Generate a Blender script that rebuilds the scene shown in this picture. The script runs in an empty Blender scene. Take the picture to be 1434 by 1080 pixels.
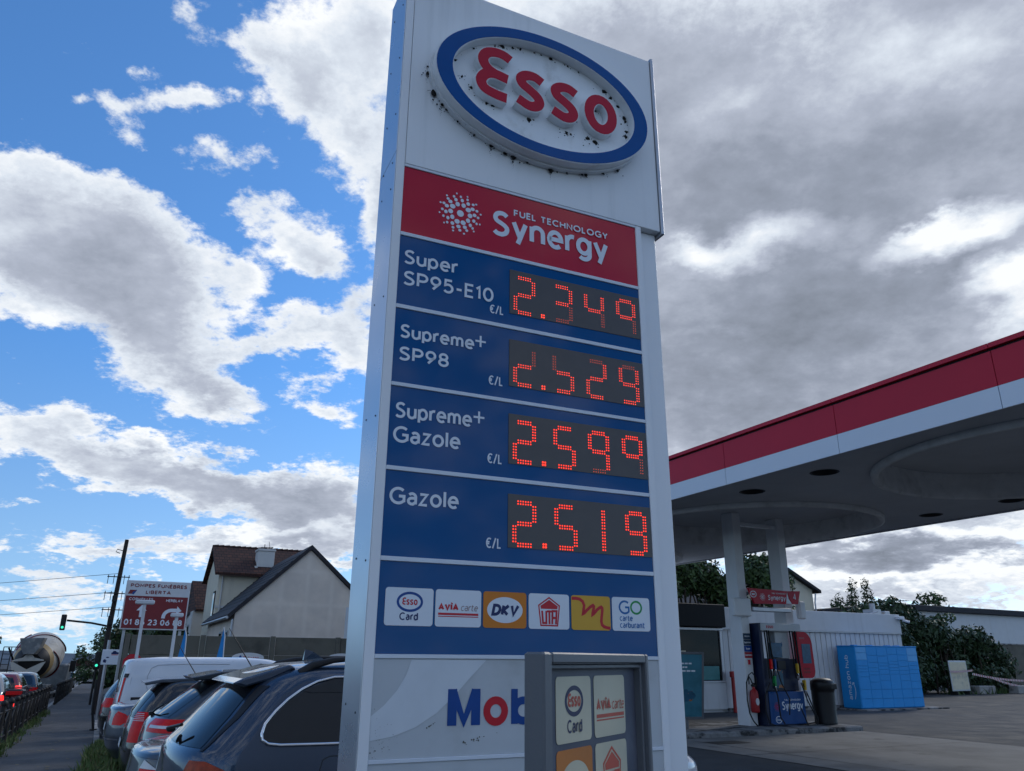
import bpy, bmesh, math, random
import numpy as np
from mathutils import Vector, Matrix

# ------------------------------------------------------------------ camera, sky, sun, exposure
S = bpy.context.scene
COL = S.collection
R = math.radians
EYE = 1.62
cam = bpy.data.objects.new("camera", bpy.data.cameras.new("camera"))
COL.objects.link(cam)
PITCH, ROLL, FPX = R(19.503), R(0.352), 1084.9
cam.data.sensor_fit = 'HORIZONTAL'
cam.data.sensor_width = 36.0
cam.data.lens = 36.0 * FPX / 1434.0
cam.data.clip_start = 0.05
cam.data.clip_end = 6000
_f = Vector((0, math.cos(PITCH), math.sin(PITCH)))
_u = Vector((0, -math.sin(PITCH), math.cos(PITCH)))
_r = Vector((1, 0, 0))
_cr = _r * math.cos(ROLL) + _u * math.sin(ROLL)
_cu = _u * math.cos(ROLL) - _r * math.sin(ROLL)
cam.matrix_world = Matrix(((_cr.x, _cu.x, -_f.x, 0), (_cr.y, _cu.y, -_f.y, 0), (_cr.z, _cu.z, -_f.z, EYE), (0, 0, 0, 1)))
S.camera = cam
S.view_settings.view_transform = 'Standard'
S.view_settings.look = 'None'
S.view_settings.gamma = 1
S.view_settings.exposure = 0.62
S.cycles.max_bounces = 6

SUN_EL, SUN_AZ = 34.0, 38.0          # elevation; bearing clockwise from the +Y axis
sd = bpy.data.lights.new("sun", 'SUN')
sd.energy = 0.6
sd.angle = R(12)
sd.color = (1, .96, .90)
sun = bpy.data.objects.new("sun", sd)
COL.objects.link(sun)
_sv = Vector((math.sin(R(SUN_AZ)) * math.cos(R(SUN_EL)), math.cos(R(SUN_AZ)) * math.cos(R(SUN_EL)), math.sin(R(SUN_EL))))
sun.rotation_euler = (-_sv).to_track_quat('-Z', 'Y').to_euler()

W = bpy.data.worlds.new("World")
S.world = W
W.use_nodes = True
# cloud masses: bearing, elevation, half-width, half-height (degrees), tilt, weight
COVER = [(-32.2,26.8,8.7,5.5,-15,1.1),(-26.7,25.4,9.1,5.2,-28,1),(-31.9,23.1,8.2,4.6,-20,1),(-25.9,20.4,8.2,4.3,-20,1.1),(-22.1,17.3,4.9,2.2,-28,1),(-36.9,26.3,3.9,5.2,0,0.9),(-21.2,25.6,3.0,2.7,0,0.8),(-35.3,21.3,4.0,3.5,0,0.8),(-35.5,29.7,4.8,1.8,0,0.7),(-17.4,42.4,6.3,5.2,0,1.1),(-18.7,38.6,5.3,3.8,-25,1),(-13.8,36.0,3.7,5.4,-20,1),(-11.3,31.9,1.8,3.6,0,0.9),(-23.2,40.9,2.1,2.8,30,0.6),(-13.2,43.9,3.3,4.7,0,1),(-18.2,29.1,4.9,3.0,-25,0.9),(-16.3,27.4,3.0,2.0,0,0.7),(-23.3,33.8,4.4,1.6,5,0.8),(-21.8,31.3,3.6,1.8,-10,0.65),(-31.9,34.9,3.1,1.4,-5,0.8),(-28.1,36.2,3.3,1.7,25,0.8),(-27.6,41.2,2.7,1.9,-25,0.7),(-30.5,37.5,2.0,0.9,20,0.6),(-35.3,34.5,1.3,1.1,40,0.7),(-30.4,33.0,2.5,1.7,0,0.7),(-25.2,36.8,2.8,1.3,20,0.5),(-15.3,22.9,5.6,2.1,15,0.9),(-12.7,21.7,2.6,2.0,20,0.75),(-18.8,21.0,4.3,1.5,20,0.8),(-14.3,17.0,3.8,1.4,-18,1),(-16.0,19.5,2.5,1.4,0,0.8),(-12.5,25.2,2.1,2.1,0,0.6),(-33.3,13.6,5.3,2.9,-12,1),(-28.6,12.2,6.5,3.0,-14,1),(-22.7,11.7,7.3,2.7,-5,1.05),(-17.3,10.6,8.0,2.7,-8,1.05),(-12.4,11.5,5.6,3.3,0,1.05),(-14.7,8.9,6.0,2.3,0,0.8),(-26.4,11.9,5.7,2.4,-10,0.5),(-20.8,7.5,13.1,1.6,3,1),(-13.6,8.0,6.5,2.2,0,0.9),(-27.6,6.7,4.1,0.8,0,0.6),(-32.8,9.0,1.8,0.6,0,0.6),(-32.9,6.3,1.2,0.8,0,0.7),(-30.4,4.5,4.4,0.9,0,0.95),(-27.9,3.7,5.0,0.8,0,0.85),(-31.3,2.8,6.5,0.7,0,0.85),(-27.7,2.0,6.7,0.6,0,0.8),(-31.4,1.5,6.0,0.5,0,0.8),(-28.3,0.9,7.1,0.4,0,0.7),(-23.6,5.4,3.3,0.6,0,0.7),(-29.8,5.5,2.7,0.5,0,0.6),(-21.5,6.0,3.4,0.5,0,0.6),(-21.8,10.0,2.9,1.5,-10,0.5),(24.4,28.3,36.7,25.1,0,2.4),(5.1,36.8,16.6,16.6,0,1.3),(29.0,12.7,19.5,8.8,8,1.2),(17.4,17.8,11.1,10.1,0,1),(29.0,5.4,11.7,1.5,3,0.95),(25.6,4.2,9.2,1.0,0,0.8),(31.3,2.8,6.9,0.7,0,0.7),(22.5,4.1,5.7,0.8,0,0.7),(25.5,6.9,9.3,1.4,0,1),(31.1,3.7,5.7,0.6,0,0.6),(21.6,7.6,5.8,1.3,0,0.7),(23.6,5.4,5.6,0.8,0,0.7),(39.5,36.3,12.4,12.4,0,1.3)]
DARK = [(-29.0,22.3,8.9,4.5,-22,0.55),(-33.9,22.6,5.4,4.0,-10,0.3),(-30.1,18.3,5.1,2.8,-20,0.3),(-21.6,17.4,5.4,2.2,-25,0.4),(-15.4,10.9,8.1,2.8,-5,0.75),(-23.2,11.8,7.3,1.9,-5,0.45),(-19.3,7.2,12.7,0.7,3,0.6),(-18.2,39.1,2.9,3.3,0,0.15),(-14.3,42.4,3.8,2.9,0,0.12),(24.4,28.3,36.7,25.1,0,0.9),(26.0,31.8,18.0,4.3,-4,0.5),(17.2,35.7,10.8,5.9,0,0.4),(25.1,22.8,18.4,3.4,8,0.6),(18.4,17.7,13.1,4.5,0,0.5),(30.8,16.2,10.1,2.8,15,0.3),(25.9,6.8,8.8,1.2,0,1.3),(31.9,6.6,4.0,0.6,0,0.6),(27.1,3.7,6.3,0.5,0,0.5),(16.0,24.5,10.2,4.6,0,0.3)]
BRIGHT = [(33.4,26.6,6.8,1.8,6,1.5),(36.1,23.3,4.0,2.2,20,1.9),(31.1,27.5,2.8,0.7,0,0.8),(19.7,28.6,7.9,1.7,3,1),(14.7,29.0,3.0,1.4,0,0.9),(20.5,38.5,8.5,3.3,15,0.45),(33.2,37.2,10.5,3.1,0,0.45),(31.8,39.6,5.3,1.8,0,0.35),(16.9,23.0,3.6,0.6,0,0.3),(31.2,18.2,5.1,1.0,15,0.45),(31.0,8.0,5.4,0.8,3,0.8),(24.4,8.2,5.7,0.7,3,0.6),(27.8,5.4,8.6,0.7,2,0.9),(21.7,8.5,3.9,1.5,0,0.7),(32.6,6.1,3.9,0.7,0,0.7),(22.3,5.4,3.8,0.7,0,0.9),(35.8,20.7,2.6,2.6,0,0.5),(-35.5,29.5,5.7,1.8,0,0.3),(-26.7,30.4,5.2,1.4,-25,0.3),(-19.7,25.9,2.5,3.0,0,0.35),(-30.7,16.8,6.0,1.4,-25,0.35),(-34.7,20.1,2.7,2.2,0,0.3),(-19.4,15.8,3.5,1.0,-10,0.35),(-19.5,43.3,5.5,2.8,0,0.35),(-14.8,36.4,3.0,4.4,0,0.25),(-17.7,13.5,9.0,1.3,-3,0.5),(-12.6,13.8,5.1,1.0,0,0.4),(-26.2,13.9,5.2,1.2,-12,0.35),(-19.0,8.5,12.3,0.6,3,0.6)]


def build_sky():
    nt = W.node_tree
    N, L = nt.nodes, nt.links
    N.clear()
    out = N.new('ShaderNodeOutputWorld')
    tc = N.new('ShaderNodeTexCoord')
    D = tc.outputs['Generated']

    def m(op, a, b=None, c=None, clamp=False):
        n = N.new('ShaderNodeMath')
        n.operation = op
        n.use_clamp = clamp
        for i, x in enumerate((a, b, c)):
            if x is None:
                continue
            if isinstance(x, (int, float)):
                n.inputs[i].default_value = x
            else:
                L.new(x, n.inputs[i])
        return n.outputs[0]

    def smooth(x, lo, hi, a=0.0, b=1.0):
        n = N.new('ShaderNodeMapRange')
        n.interpolation_type = 'SMOOTHSTEP'
        L.new(x, n.inputs[0])
        for i, q in zip((1, 2, 3, 4), (lo, hi, a, b)):
            n.inputs[i].default_value = q
        return n.outputs[0]

    def noise(vec, scale, detail, rough, loc=(0, 0, 0)):
        mp = N.new('ShaderNodeMapping')
        mp.inputs['Location'].default_value = loc
        L.new(vec, mp.inputs[0])
        n = N.new('ShaderNodeTexNoise')
        n.inputs['Scale'].default_value = scale
        n.inputs['Detail'].default_value = detail
        n.inputs['Roughness'].default_value = rough
        L.new(mp.outputs[0], n.inputs['Vector'])
        return n

    def blobs(lst, vec):
        tot = None
        for az, el, ra, rb, rot, w in lst:
            az, el = R(az), R(el)
            n = Vector((math.sin(az) * math.cos(el), math.cos(az) * math.cos(el), math.sin(el)))
            t1 = Vector((math.cos(az), -math.sin(az), 0))
            t2 = n.cross(t1)
            t2 = t2 if t2.z > 0 else -t2
            a = R(rot)
            X = t1 * math.cos(a) + t2 * math.sin(a)
            Y = t2 * math.cos(a) - t1 * math.sin(a)
            Z = X.cross(Y)
            M = Matrix((X, Y, Z)).transposed()
            mp = N.new('ShaderNodeMapping')
            mp.vector_type = 'TEXTURE'
            mp.inputs['Location'].default_value = n
            mp.inputs['Rotation'].default_value = M.to_euler()
            mp.inputs['Scale'].default_value = (2 * math.sin(R(ra) / 2), 2 * math.sin(R(rb) / 2), 1.0)
            L.new(vec, mp.inputs[0])
            g = N.new('ShaderNodeTexGradient')
            g.gradient_type = 'SPHERICAL'
            L.new(mp.outputs[0], g.inputs[0])
            o = g.outputs['Fac']
            if tot is None:
                tot = m('MULTIPLY', o, w)
            else:
                tot = m('MULTIPLY_ADD', o, w, tot)
        return tot

    # cloud-deck coordinates: the direction dropped on to a flat layer, so far clouds get smaller and flatter
    sx = N.new('ShaderNodeSeparateXYZ')
    L.new(D, sx.inputs[0])
    hz = m('ADD', m('MAXIMUM', sx.outputs[2], 0.0), 0.30)
    dv = N.new('ShaderNodeCombineXYZ')
    L.new(hz, dv.inputs[0]); L.new(hz, dv.inputs[1]); L.new(hz, dv.inputs[2])
    pv = N.new('ShaderNodeVectorMath')
    pv.operation = 'DIVIDE'
    L.new(D, pv.inputs[0]); L.new(dv.outputs[0], pv.inputs[1])
    P = pv.outputs[0]
    # ragged outlines: the directions are bent a little before the cloud masses are looked up
    wn = noise(P, 6.0, 7, .60)
    wv = N.new('ShaderNodeVectorMath'); wv.operation = 'SUBTRACT'
    L.new(wn.outputs['Color'], wv.inputs[0]); wv.inputs[1].default_value = (.5, .5, .5)
    ws = N.new('ShaderNodeVectorMath'); ws.operation = 'SCALE'
    L.new(wv.outputs[0], ws.inputs[0]); ws.inputs['Scale'].default_value = 0.10
    wa = N.new('ShaderNodeVectorMath'); wa.operation = 'ADD'
    L.new(D, wa.inputs[0]); L.new(ws.outputs[0], wa.inputs[1])
    DW = wa.outputs[0]

    n1 = noise(P, 5.5, 10, .60, (3.1, 1.7, 0)).outputs['Fac']
    n2 = noise(P, 17.0, 8, .62, (7.3, 2.2, 1)).outputs['Fac']
    n3 = noise(P, 2.2, 5, .5, (1.3, 8.2, 4)).outputs['Fac']
    n4 = noise(P, 48.0, 6, .65, (2.3, 4.2, 2)).outputs['Fac']
    cov = blobs(COVER, DW)
    rag = m('MULTIPLY_ADD', m('SUBTRACT', n1, .5), 1.5, m('MULTIPLY', m('SUBTRACT', n2, .5), 1.15))
    rag = m('MULTIPLY_ADD', m('SUBTRACT', n4, .5), .95, rag)
    # behind and beside the picture the same broken cloud goes on
    side = smooth(sx.outputs[1], .35, .05)
    cov = m('MULTIPLY_ADD', side, 0.42, cov)
    dens = m('ADD', cov, rag)
    alpha = smooth(dens, .28, .80)
    dark = blobs(DARK, DW)
    brite = blobs(BRIGHT, DW)
    thick = smooth(dens, .55, 1.5)
    sh = m('SUBTRACT', .93, m('MULTIPLY', thick, .30))
    sh = m('SUBTRACT', sh, m('MULTIPLY', dark, .36))
    sh = m('ADD', sh, m('MULTIPLY', brite, .55))
    puff = m('ADD', m('MULTIPLY', m('SUBTRACT', n1, .5), .75), m('MULTIPLY', m('SUBTRACT', n2, .5), .42))
    sh = m('ADD', sh, puff)
    sh = m('MULTIPLY_ADD', m('SUBTRACT', n3, .5), .25, sh, clamp=True)
    cr = N.new('ShaderNodeValToRGB')
    L.new(sh, cr.inputs[0])
    els = cr.color_ramp.elements
    cols = [(0.0, (.155, .178, .22)), (.30, (.235, .265, .33)), (.55, (.35, .385, .465)), (.78, (.55, .60, .67)), (1.0, (.74, .76, .78))]
    els[0].position, els[1].position = 0, 1
    els[0].color = (*cols[0][1], 1); els[1].color = (*cols[-1][1], 1)
    for p_, c_ in cols[1:-1]:
        e = els.new(p_); e.color = (*c_, 1)

    sky = N.new('ShaderNodeTexSky')
    sky.sky_type = 'NISHITA'
    sky.sun_disc = False
    sky.sun_elevation = R(SUN_EL)
    sky.sun_rotation = R(SUN_AZ)
    sky.air_density = 1.0
    sky.dust_density = 0.3
    sky.ozone_density = 2.5
    b1 = N.new('ShaderNodeBackground'); b1.inputs['Strength'].default_value = SKY_STRENGTH
    # the look-up stays a little above the true horizon, and the blue is a deeper one
    lz = m('ADD', m('MULTIPLY', m('MAXIMUM', sx.outputs[2], 0.0), .86), .13)
    cv = N.new('ShaderNodeCombineXYZ')
    L.new(sx.outputs[0], cv.inputs[0]); L.new(sx.outputs[1], cv.inputs[1]); L.new(lz, cv.inputs[2])
    L.new(cv.outputs[0], sky.inputs['Vector'])
    tint = N.new('ShaderNodeMix'); tint.data_type = 'RGBA'; tint.blend_type = 'MULTIPLY'
    tint.inputs[0].default_value = 1.0
    L.new(sky.outputs[0], tint.inputs[6])
    tr = N.new('ShaderNodeValToRGB')
    L.new(m('MAXIMUM', sx.outputs[2], 0.0), tr.inputs[0])
    te = tr.color_ramp.elements
    te[0].position, te[1].position = .03, .34
    te[0].color, te[1].color = (.84, .90, .90, 1), (.50, .84, 1.12, 1)
    L.new(tr.outputs[0], tint.inputs[7])
    L.new(tint.outputs[2], b1.inputs[0])
    b2 = N.new('ShaderNodeBackground'); b2.inputs['Strength'].default_value = CLOUD_STRENGTH
    L.new(cr.outputs[0], b2.inputs[0])
    # clouds opposite the sun are lit on the side one sees, so they are brighter
    L.new(smooth(sx.outputs[1], .30, -.25, CLOUD_STRENGTH, CLOUD_STRENGTH * 1.15), b2.inputs['Strength'])
    mx = N.new('ShaderNodeMixShader')
    L.new(alpha, mx.inputs[0]); L.new(b1.outputs[0], mx.inputs[1]); L.new(b2.outputs[0], mx.inputs[2])
    L.new(mx.outputs[0], out.inputs[0])

SKY_STRENGTH, CLOUD_STRENGTH = 0.112, 0.86
build_sky()
W.cycles.sampling_method = 'MANUAL'
W.cycles.sample_map_resolution = 512

# ------------------------------------------------------------------ helpers
rnd = random.Random(7)
TH = R(26.5)                                   # the street and the station stand at this angle
EV = Vector((math.cos(TH), math.sin(TH), 0))   # across the street, towards the station
NV = Vector((-math.sin(TH), math.cos(TH), 0))  # along the street


def P3(e, n, z=0.0):
    v = EV * e + NV * n
    return Vector((v.x, v.y, z))


def gz(e, n):
    """height of the ground: the street falls gently away"""
    t = min(1, max(0, (8.5 - e) / 5.0))
    t = t * t * (3 - 2 * t)
    return -0.013 * t * min(max(0, n - 2), 110)


class MB:
    """collects faces, then becomes ONE mesh object"""

    def __init__(s):
        s.v, s.f, s.mi, s.sm = [], [], [], []

    def add(s, vs, fs, mi=0, sm=False, T=None):
        k = len(s.v)
        s.v += [tuple(T @ Vector(v)) if T is not None else tuple(v) for v in vs]
        for f in fs:
            s.f.append([k + i for i in f]); s.mi.append(mi); s.sm.append(sm)
        return s

    def box(s, x0, x1, y0, y1, z0, z1, mi=0, T=None):
        vs = [(x, y, z) for z in (z0, z1) for y in (y0, y1) for x in (x0, x1)]
        return s.add(vs, [(0, 2, 3, 1), (4, 5, 7, 6), (0, 1, 5, 4), (2, 6, 7, 3), (0, 4, 6, 2), (1, 3, 7, 5)], mi, False, T)

    def bbox(s, x0, x1, y0, y1, z0, z1, b=.01, mi=0, T=None):
        """box with chamfered upright and lying edges"""
        vs, fs = [], []
        for z, i in ((z0, b), (z0 + b, 0), (z1 - b, 0), (z1, b)):
            a0, a1, c0, c1 = x0 + i, x1 - i, y0 + i, y1 - i
            vs += [(a0 + b, c0, z), (a1 - b, c0, z), (a1, c0 + b, z), (a1, c1 - b, z), (a1 - b, c1, z), (a0 + b, c1, z), (a0, c1 - b, z), (a0, c0 + b, z)]
        for k in range(3):
            for j in range(8):
                fs.append((k * 8 + j, k * 8 + (j + 1) % 8, k * 8 + 8 + (j + 1) % 8, k * 8 + 8 + j))
        fs += [tuple(range(7, -1, -1)), tuple(range(24, 32))]
        return s.add(vs, fs, mi, False, T)

    def quad(s, a, b, c, d, mi=0, T=None):
        return s.add([a, b, c, d], [(0, 1, 2, 3)], mi, False, T)

    def cyl(s, p0, p1, r0, r1=None, n=16, cap=True, mi=0, sm=True):
        r1 = r0 if r1 is None else r1
        p0, p1 = Vector(p0), Vector(p1)
        d = (p1 - p0).normalized()
        x = d.orthogonal().normalized(); y = d.cross(x)
        vs = []
        for p, r in ((p0, r0), (p1, r1)):
            for i in range(n):
                a = 2 * math.pi * i / n
                vs.append(p + (x * math.cos(a) + y * math.sin(a)) * r)
        s.add(vs, [(i, (i + 1) % n, n + (i + 1) % n, n + i) for i in range(n)], mi, sm)
        if cap:
            s.add(vs[:n], [tuple(range(n - 1, -1, -1))], mi); s.add(vs[n:], [tuple(range(n))], mi)
        return s

    def tube(s, pts, r, n=8, mi=0, closed=False, flat=1.0):
        pts = [Vector(p) for p in pts]
        m_ = len(pts)
        vs = []
        up = None
        for i, p in enumerate(pts):
            a = pts[(i - 1) % m_] if (closed or i) else p
            b = pts[(i + 1) % m_] if (closed or i < m_ - 1) else p
            d = (b - a).normalized()
            if up is None:
                up = d.orthogonal().normalized()
            else:
                up = (up - d * up.dot(d)).normalized()
            w = d.cross(up)
            rr = r[i] if isinstance(r, (list, tuple)) else r
            for k in range(n):
                t = 2 * math.pi * k / n
                vs.append(p + (up * math.cos(t) + w * math.sin(t) * flat) * rr)
        fs = []
        for i in range(m_ if closed else m_ - 1):
            for k in range(n):
                j = (i + 1) % m_
                fs.append((i * n + k, i * n + (k + 1) % n, j * n + (k + 1) % n, j * n + k))
        s.add(vs, fs, mi, True)
        if not closed:
            s.add(vs[:n], [tuple(range(n - 1, -1, -1))], mi); s.add(vs[-n:], [tuple(range(n))], mi)
        return s

    def lathe(s, prof, n=24, T=None, mi=0, cap=True, sm=True):
        vs = []
        for r, z in prof:
            for i in range(n):
                a = 2 * math.pi * i / n
                vs.append((r * math.cos(a), r * math.sin(a), z))
        fs = []
        for k in range(len(prof) - 1):
            for i in range(n):
                fs.append((k * n + i, k * n + (i + 1) % n, (k + 1) * n + (i + 1) % n, (k + 1) * n + i))
        s.add(vs, fs, mi, sm, T)
        if cap:
            s.add(vs[:n], [tuple(range(n - 1, -1, -1))], mi, False, T); s.add(vs[-n:], [tuple(range(n))], mi, False, T)
        return s

    def prism(s, poly, fn, d0, d1, mi=0, side=None):
        """2-D outline poly carried by fn(a, b, d) from depth d0 to d1"""
        n = len(poly)
        vs = [fn(a, b, d0) for a, b in poly] + [fn(a, b, d1) for a, b in poly]
        s.add(vs, [tuple(range(n, 2 * n))], mi)
        if d0 != d1:
            s.add(vs, [tuple(range(n - 1, -1, -1))] + [(i, (i + 1) % n, n + (i + 1) % n, n + i) for i in range(n)], mi if side is None else side)
        return s

    def ribbon(s, strokes, w, fn, d0, d1, mi=0, side=None, dz=.0003):
        for q, pts in enumerate(strokes):
            pts = [Vector((p[0], p[1])) for p in pts]
            pts = [p for i, p in enumerate(pts) if i == 0 or (p - pts[i - 1]).length > 1e-6]
            n = len(pts)
            if n < 2:
                continue
            closed = (pts[0] - pts[-1]).length < 1e-5
            if closed:
                pts = pts[:-1]; n -= 1
            A, B = [], []
            for i in range(n):
                a = pts[i - 1] if (i or closed) else None
                b = pts[(i + 1) % n] if (i < n - 1 or closed) else None
                d1_ = (pts[i] - a).normalized() if a is not None else None
                d2_ = (b - pts[i]).normalized() if b is not None else None
                if d1_ is None: d1_ = d2_
                if d2_ is None: d2_ = d1_
                n1 = Vector((-d1_.y, d1_.x)); n2 = Vector((-d2_.y, d2_.x))
                mm = n1 + n2
                if mm.length < .2: mm = n1.copy()
                mm.normalize()
                k = min(1.6, 1 / max(.3, mm.dot(n1)))
                A.append(pts[i] + mm * w / 2 * k); B.append(pts[i] - mm * w / 2 * k)
            m_ = n if closed else n - 1
            top = d1 + q * dz
            vs = [fn(p.x, p.y, top) for p in A] + [fn(p.x, p.y, top) for p in B]
            s.add(vs, [(i, (i + 1) % n, n + (i + 1) % n, n + i) for i in range(m_)], mi)
            if d0 != d1:
                lo = [fn(p.x, p.y, d0) for p in A] + [fn(p.x, p.y, d0) for p in B]
                al = vs + lo
                fs = []
                for i in range(m_):
                    j = (i + 1) % n
                    fs += [(i, j, 2 * n + j, 2 * n + i), (n + i, n + j, 3 * n + j, 3 * n + i)]
                if not closed:
                    fs += [(0, n, 3 * n, 2 * n), (n - 1, 2 * n - 1, 4 * n - 1, 3 * n - 1)]
                s.add(al, fs, mi if side is None else side)
        return s

    def build(s, name, mats, parent=None, bevel=0, seg=2, smooth_angle=None):
        me = bpy.data.meshes.new(name)
        me.from_pydata(s.v, [], s.f)
        if not isinstance(mats, (list, tuple)):
            mats = [mats]
        for m_ in mats:
            me.materials.append(m_)
        me.polygons.foreach_set('material_index', s.mi)
        me.polygons.foreach_set('use_smooth', s.sm)
        me.update()
        bm = bmesh.new(); bm.from_mesh(me)
        if bevel:
            es = [e for e in bm.edges if len(e.link_faces) == 2 and e.calc_face_angle(0) > .5]
            bmesh.ops.bevel(bm, geom=es, offset=bevel, segments=seg, affect='EDGES', profile=.5, clamp_overlap=True)
        bmesh.ops.recalc_face_normals(bm, faces=bm.faces)
        bm.to_mesh(me); bm.free()
        o = bpy.data.objects.new(name, me)
        COL.objects.link(o)
        if parent is not None:
            o.parent = parent
        return o


def thing(name, label, cat, loc=(0, 0, 0), rz=0.0, group=None):
    o = bpy.data.objects.new(name, None)
    COL.objects.link(o)
    o.empty_display_size = .2
    o.location = loc
    o.rotation_euler = (0, 0, rz)
    return tag(o, label, cat, group)


def tag(o, label, cat, group=None):
    o['label'] = label
    o['category'] = cat
    if group:
        o['group'] = group
    return o


def struct(o, kind='structure'):
    o['kind'] = kind
    return o


def copy_tree(o, parent=None):
    c = o.copy()
    COL.objects.link(c)
    c.parent = parent
    for ch in list(o.children):
        copy_tree(ch, c)
    return c


# ------------------------------------------------------------------ materials
def mat(name, col, rough=.5, metal=0.0, var=.10, scale=6.0, bump=0.0, bscale=60.0, coat=0.0, rvar=.0, stretch=(1, 1, 1), spec=.35):
    m = bpy.data.materials.new(name)
    m.use_nodes = True
    nt = m.node_tree
    N, L = nt.nodes, nt.links
    b = N['Principled BSDF']
    b.inputs['Roughness'].default_value = rough
    b.inputs['Metallic'].default_value = metal
    b.inputs['Specular IOR Level'].default_value = spec
    b.inputs['Coat Weight'].default_value = coat
    b.inputs['Coat Roughness'].default_value = .06
    tc = N.new('ShaderNodeTexCoord')
    mp = N.new('ShaderNodeMapping'); mp.inputs['Scale'].default_value = stretch
    L.new(tc.outputs['Object'], mp.inputs[0])
    nz = N.new('ShaderNodeTexNoise'); nz.inputs['Scale'].default_value = scale; nz.inputs['Detail'].default_value = 6
    nz.inputs['Roughness'].default_value = .6
    L.new(mp.outputs[0], nz.inputs['Vector'])
    mr = N.new('ShaderNodeMapRange')
    mr.inputs[1].default_value = .3; mr.inputs[2].default_value = .7
    mr.inputs[3].default_value = 1 - var; mr.inputs[4].default_value = 1 + var
    L.new(nz.outputs['Fac'], mr.inputs[0])
    mx = N.new('ShaderNodeMix'); mx.data_type = 'RGBA'; mx.blend_type = 'MULTIPLY'; mx.inputs[0].default_value = 1
    mx.inputs[6].default_value = (*col, 1)
    L.new(mr.outputs[0], mx.inputs[7])
    L.new(mx.outputs[2], b.inputs['Base Color'])
    m['mix'] = mx.name
    if rvar:
        r2 = N.new('ShaderNodeMapRange')
        r2.inputs[1].default_value = .3; r2.inputs[2].default_value = .7
        r2.inputs[3].default_value = max(0.02, rough - rvar); r2.inputs[4].default_value = rough + rvar
        L.new(nz.outputs['Fac'], r2.inputs[0]); L.new(r2.outputs[0], b.inputs['Roughness'])
    if bump:
        n2 = N.new('ShaderNodeTexNoise'); n2.inputs['Scale'].default_value = bscale; n2.inputs['Detail'].default_value = 4
        L.new(mp.outputs[0], n2.inputs['Vector'])
        bp = N.new('ShaderNodeBump'); bp.inputs['Strength'].default_value = bump; bp.inputs['Distance'].default_value = .02
        L.new(n2.outputs['Fac'], bp.inputs['Height']); L.new(bp.outputs[0], b.inputs['Normal'])
    return m


def blotch(m, col, scale, lo, hi, detail=5, stretch=(1, 1, 1), loc=(0, 0, 0), rough=.6, strength=1.0):
    """second colour laid over a material in noise-shaped patches (stains, wear)"""
    nt = m.node_tree
    N, L = nt.nodes, nt.links
    b = N['Principled BSDF']
    src = b.inputs['Base Color'].links[0].from_socket
    tc = N.new('ShaderNodeTexCoord')
    mp = N.new('ShaderNodeMapping'); mp.inputs['Scale'].default_value = stretch; mp.inputs['Location'].default_value = loc
    L.new(tc.outputs['Object'], mp.inputs[0])
    nz = N.new('ShaderNodeTexNoise'); nz.inputs['Scale'].default_value = scale; nz.inputs['Detail'].default_value = detail
    nz.inputs['Roughness'].default_value = rough
    L.new(mp.outputs[0], nz.inputs['Vector'])
    mr = N.new('ShaderNodeMapRange'); mr.interpolation_type = 'SMOOTHSTEP'
    mr.inputs[1].default_value = lo; mr.inputs[2].default_value = hi; mr.inputs[4].default_value = strength
    L.new(nz.outputs['Fac'], mr.inputs[0])
    mx = N.new('ShaderNodeMix'); mx.data_type = 'RGBA'
    L.new(mr.outputs[0], mx.inputs[0]); L.new(src, mx.inputs[6]); mx.inputs[7].default_value = (*col, 1)
    L.new(mx.outputs[2], b.inputs['Base Color'])
    return m


def glow(name, col, strength):
    m = bpy.data.materials.new(name)
    m.use_nodes = True
    b = m.node_tree.nodes['Principled BSDF']
    b.inputs['Base Color'].default_value = (*[c * .3 for c in col], 1)
    b.inputs['Emission Color'].default_value = (*col, 1)
    b.inputs['Emission Strength'].default_value = strength
    return m


def brickmat(name, c1, c2, mortar, sx, sz, rough=.8, msize=.02, off=.5, bump=.3):
    m = mat(name, c1, rough, var=.2, scale=3)
    nt = m.node_tree; N, L = nt.nodes, nt.links
    b = N['Principled BSDF']
    tc = N.new('ShaderNodeTexCoord')
    mp = N.new('ShaderNodeMapping'); mp.inputs['Rotation'].default_value = (R(90), 0, 0)
    L.new(tc.outputs['UV'] if False else tc.outputs['Object'], mp.inputs[0])
    br = N.new('ShaderNodeTexBrick')
    br.inputs['Color1'].default_value = (*c1, 1); br.inputs['Color2'].default_value = (*c2, 1); br.inputs['Mortar'].default_value = (*mortar, 1)
    br.inputs['Scale'].default_value = 1; br.inputs['Mortar Size'].default_value = msize
    br.inputs['Brick Width'].default_value = sx; br.inputs['Row Height'].default_value = sz; br.offset = off
    L.new(mp.outputs[0], br.inputs[0])
    mx = N[m['mix']]
    L.new(br.outputs['Color'], mx.inputs[6])
    bp = N.new('ShaderNodeBump'); bp.inputs['Strength'].default_value = bump; bp.inputs['Distance'].default_value = .02; bp.invert = True
    L.new(br.outputs['Fac'], bp.inputs['Height']); L.new(bp.outputs[0], b.inputs['Normal'])
    return m


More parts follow.
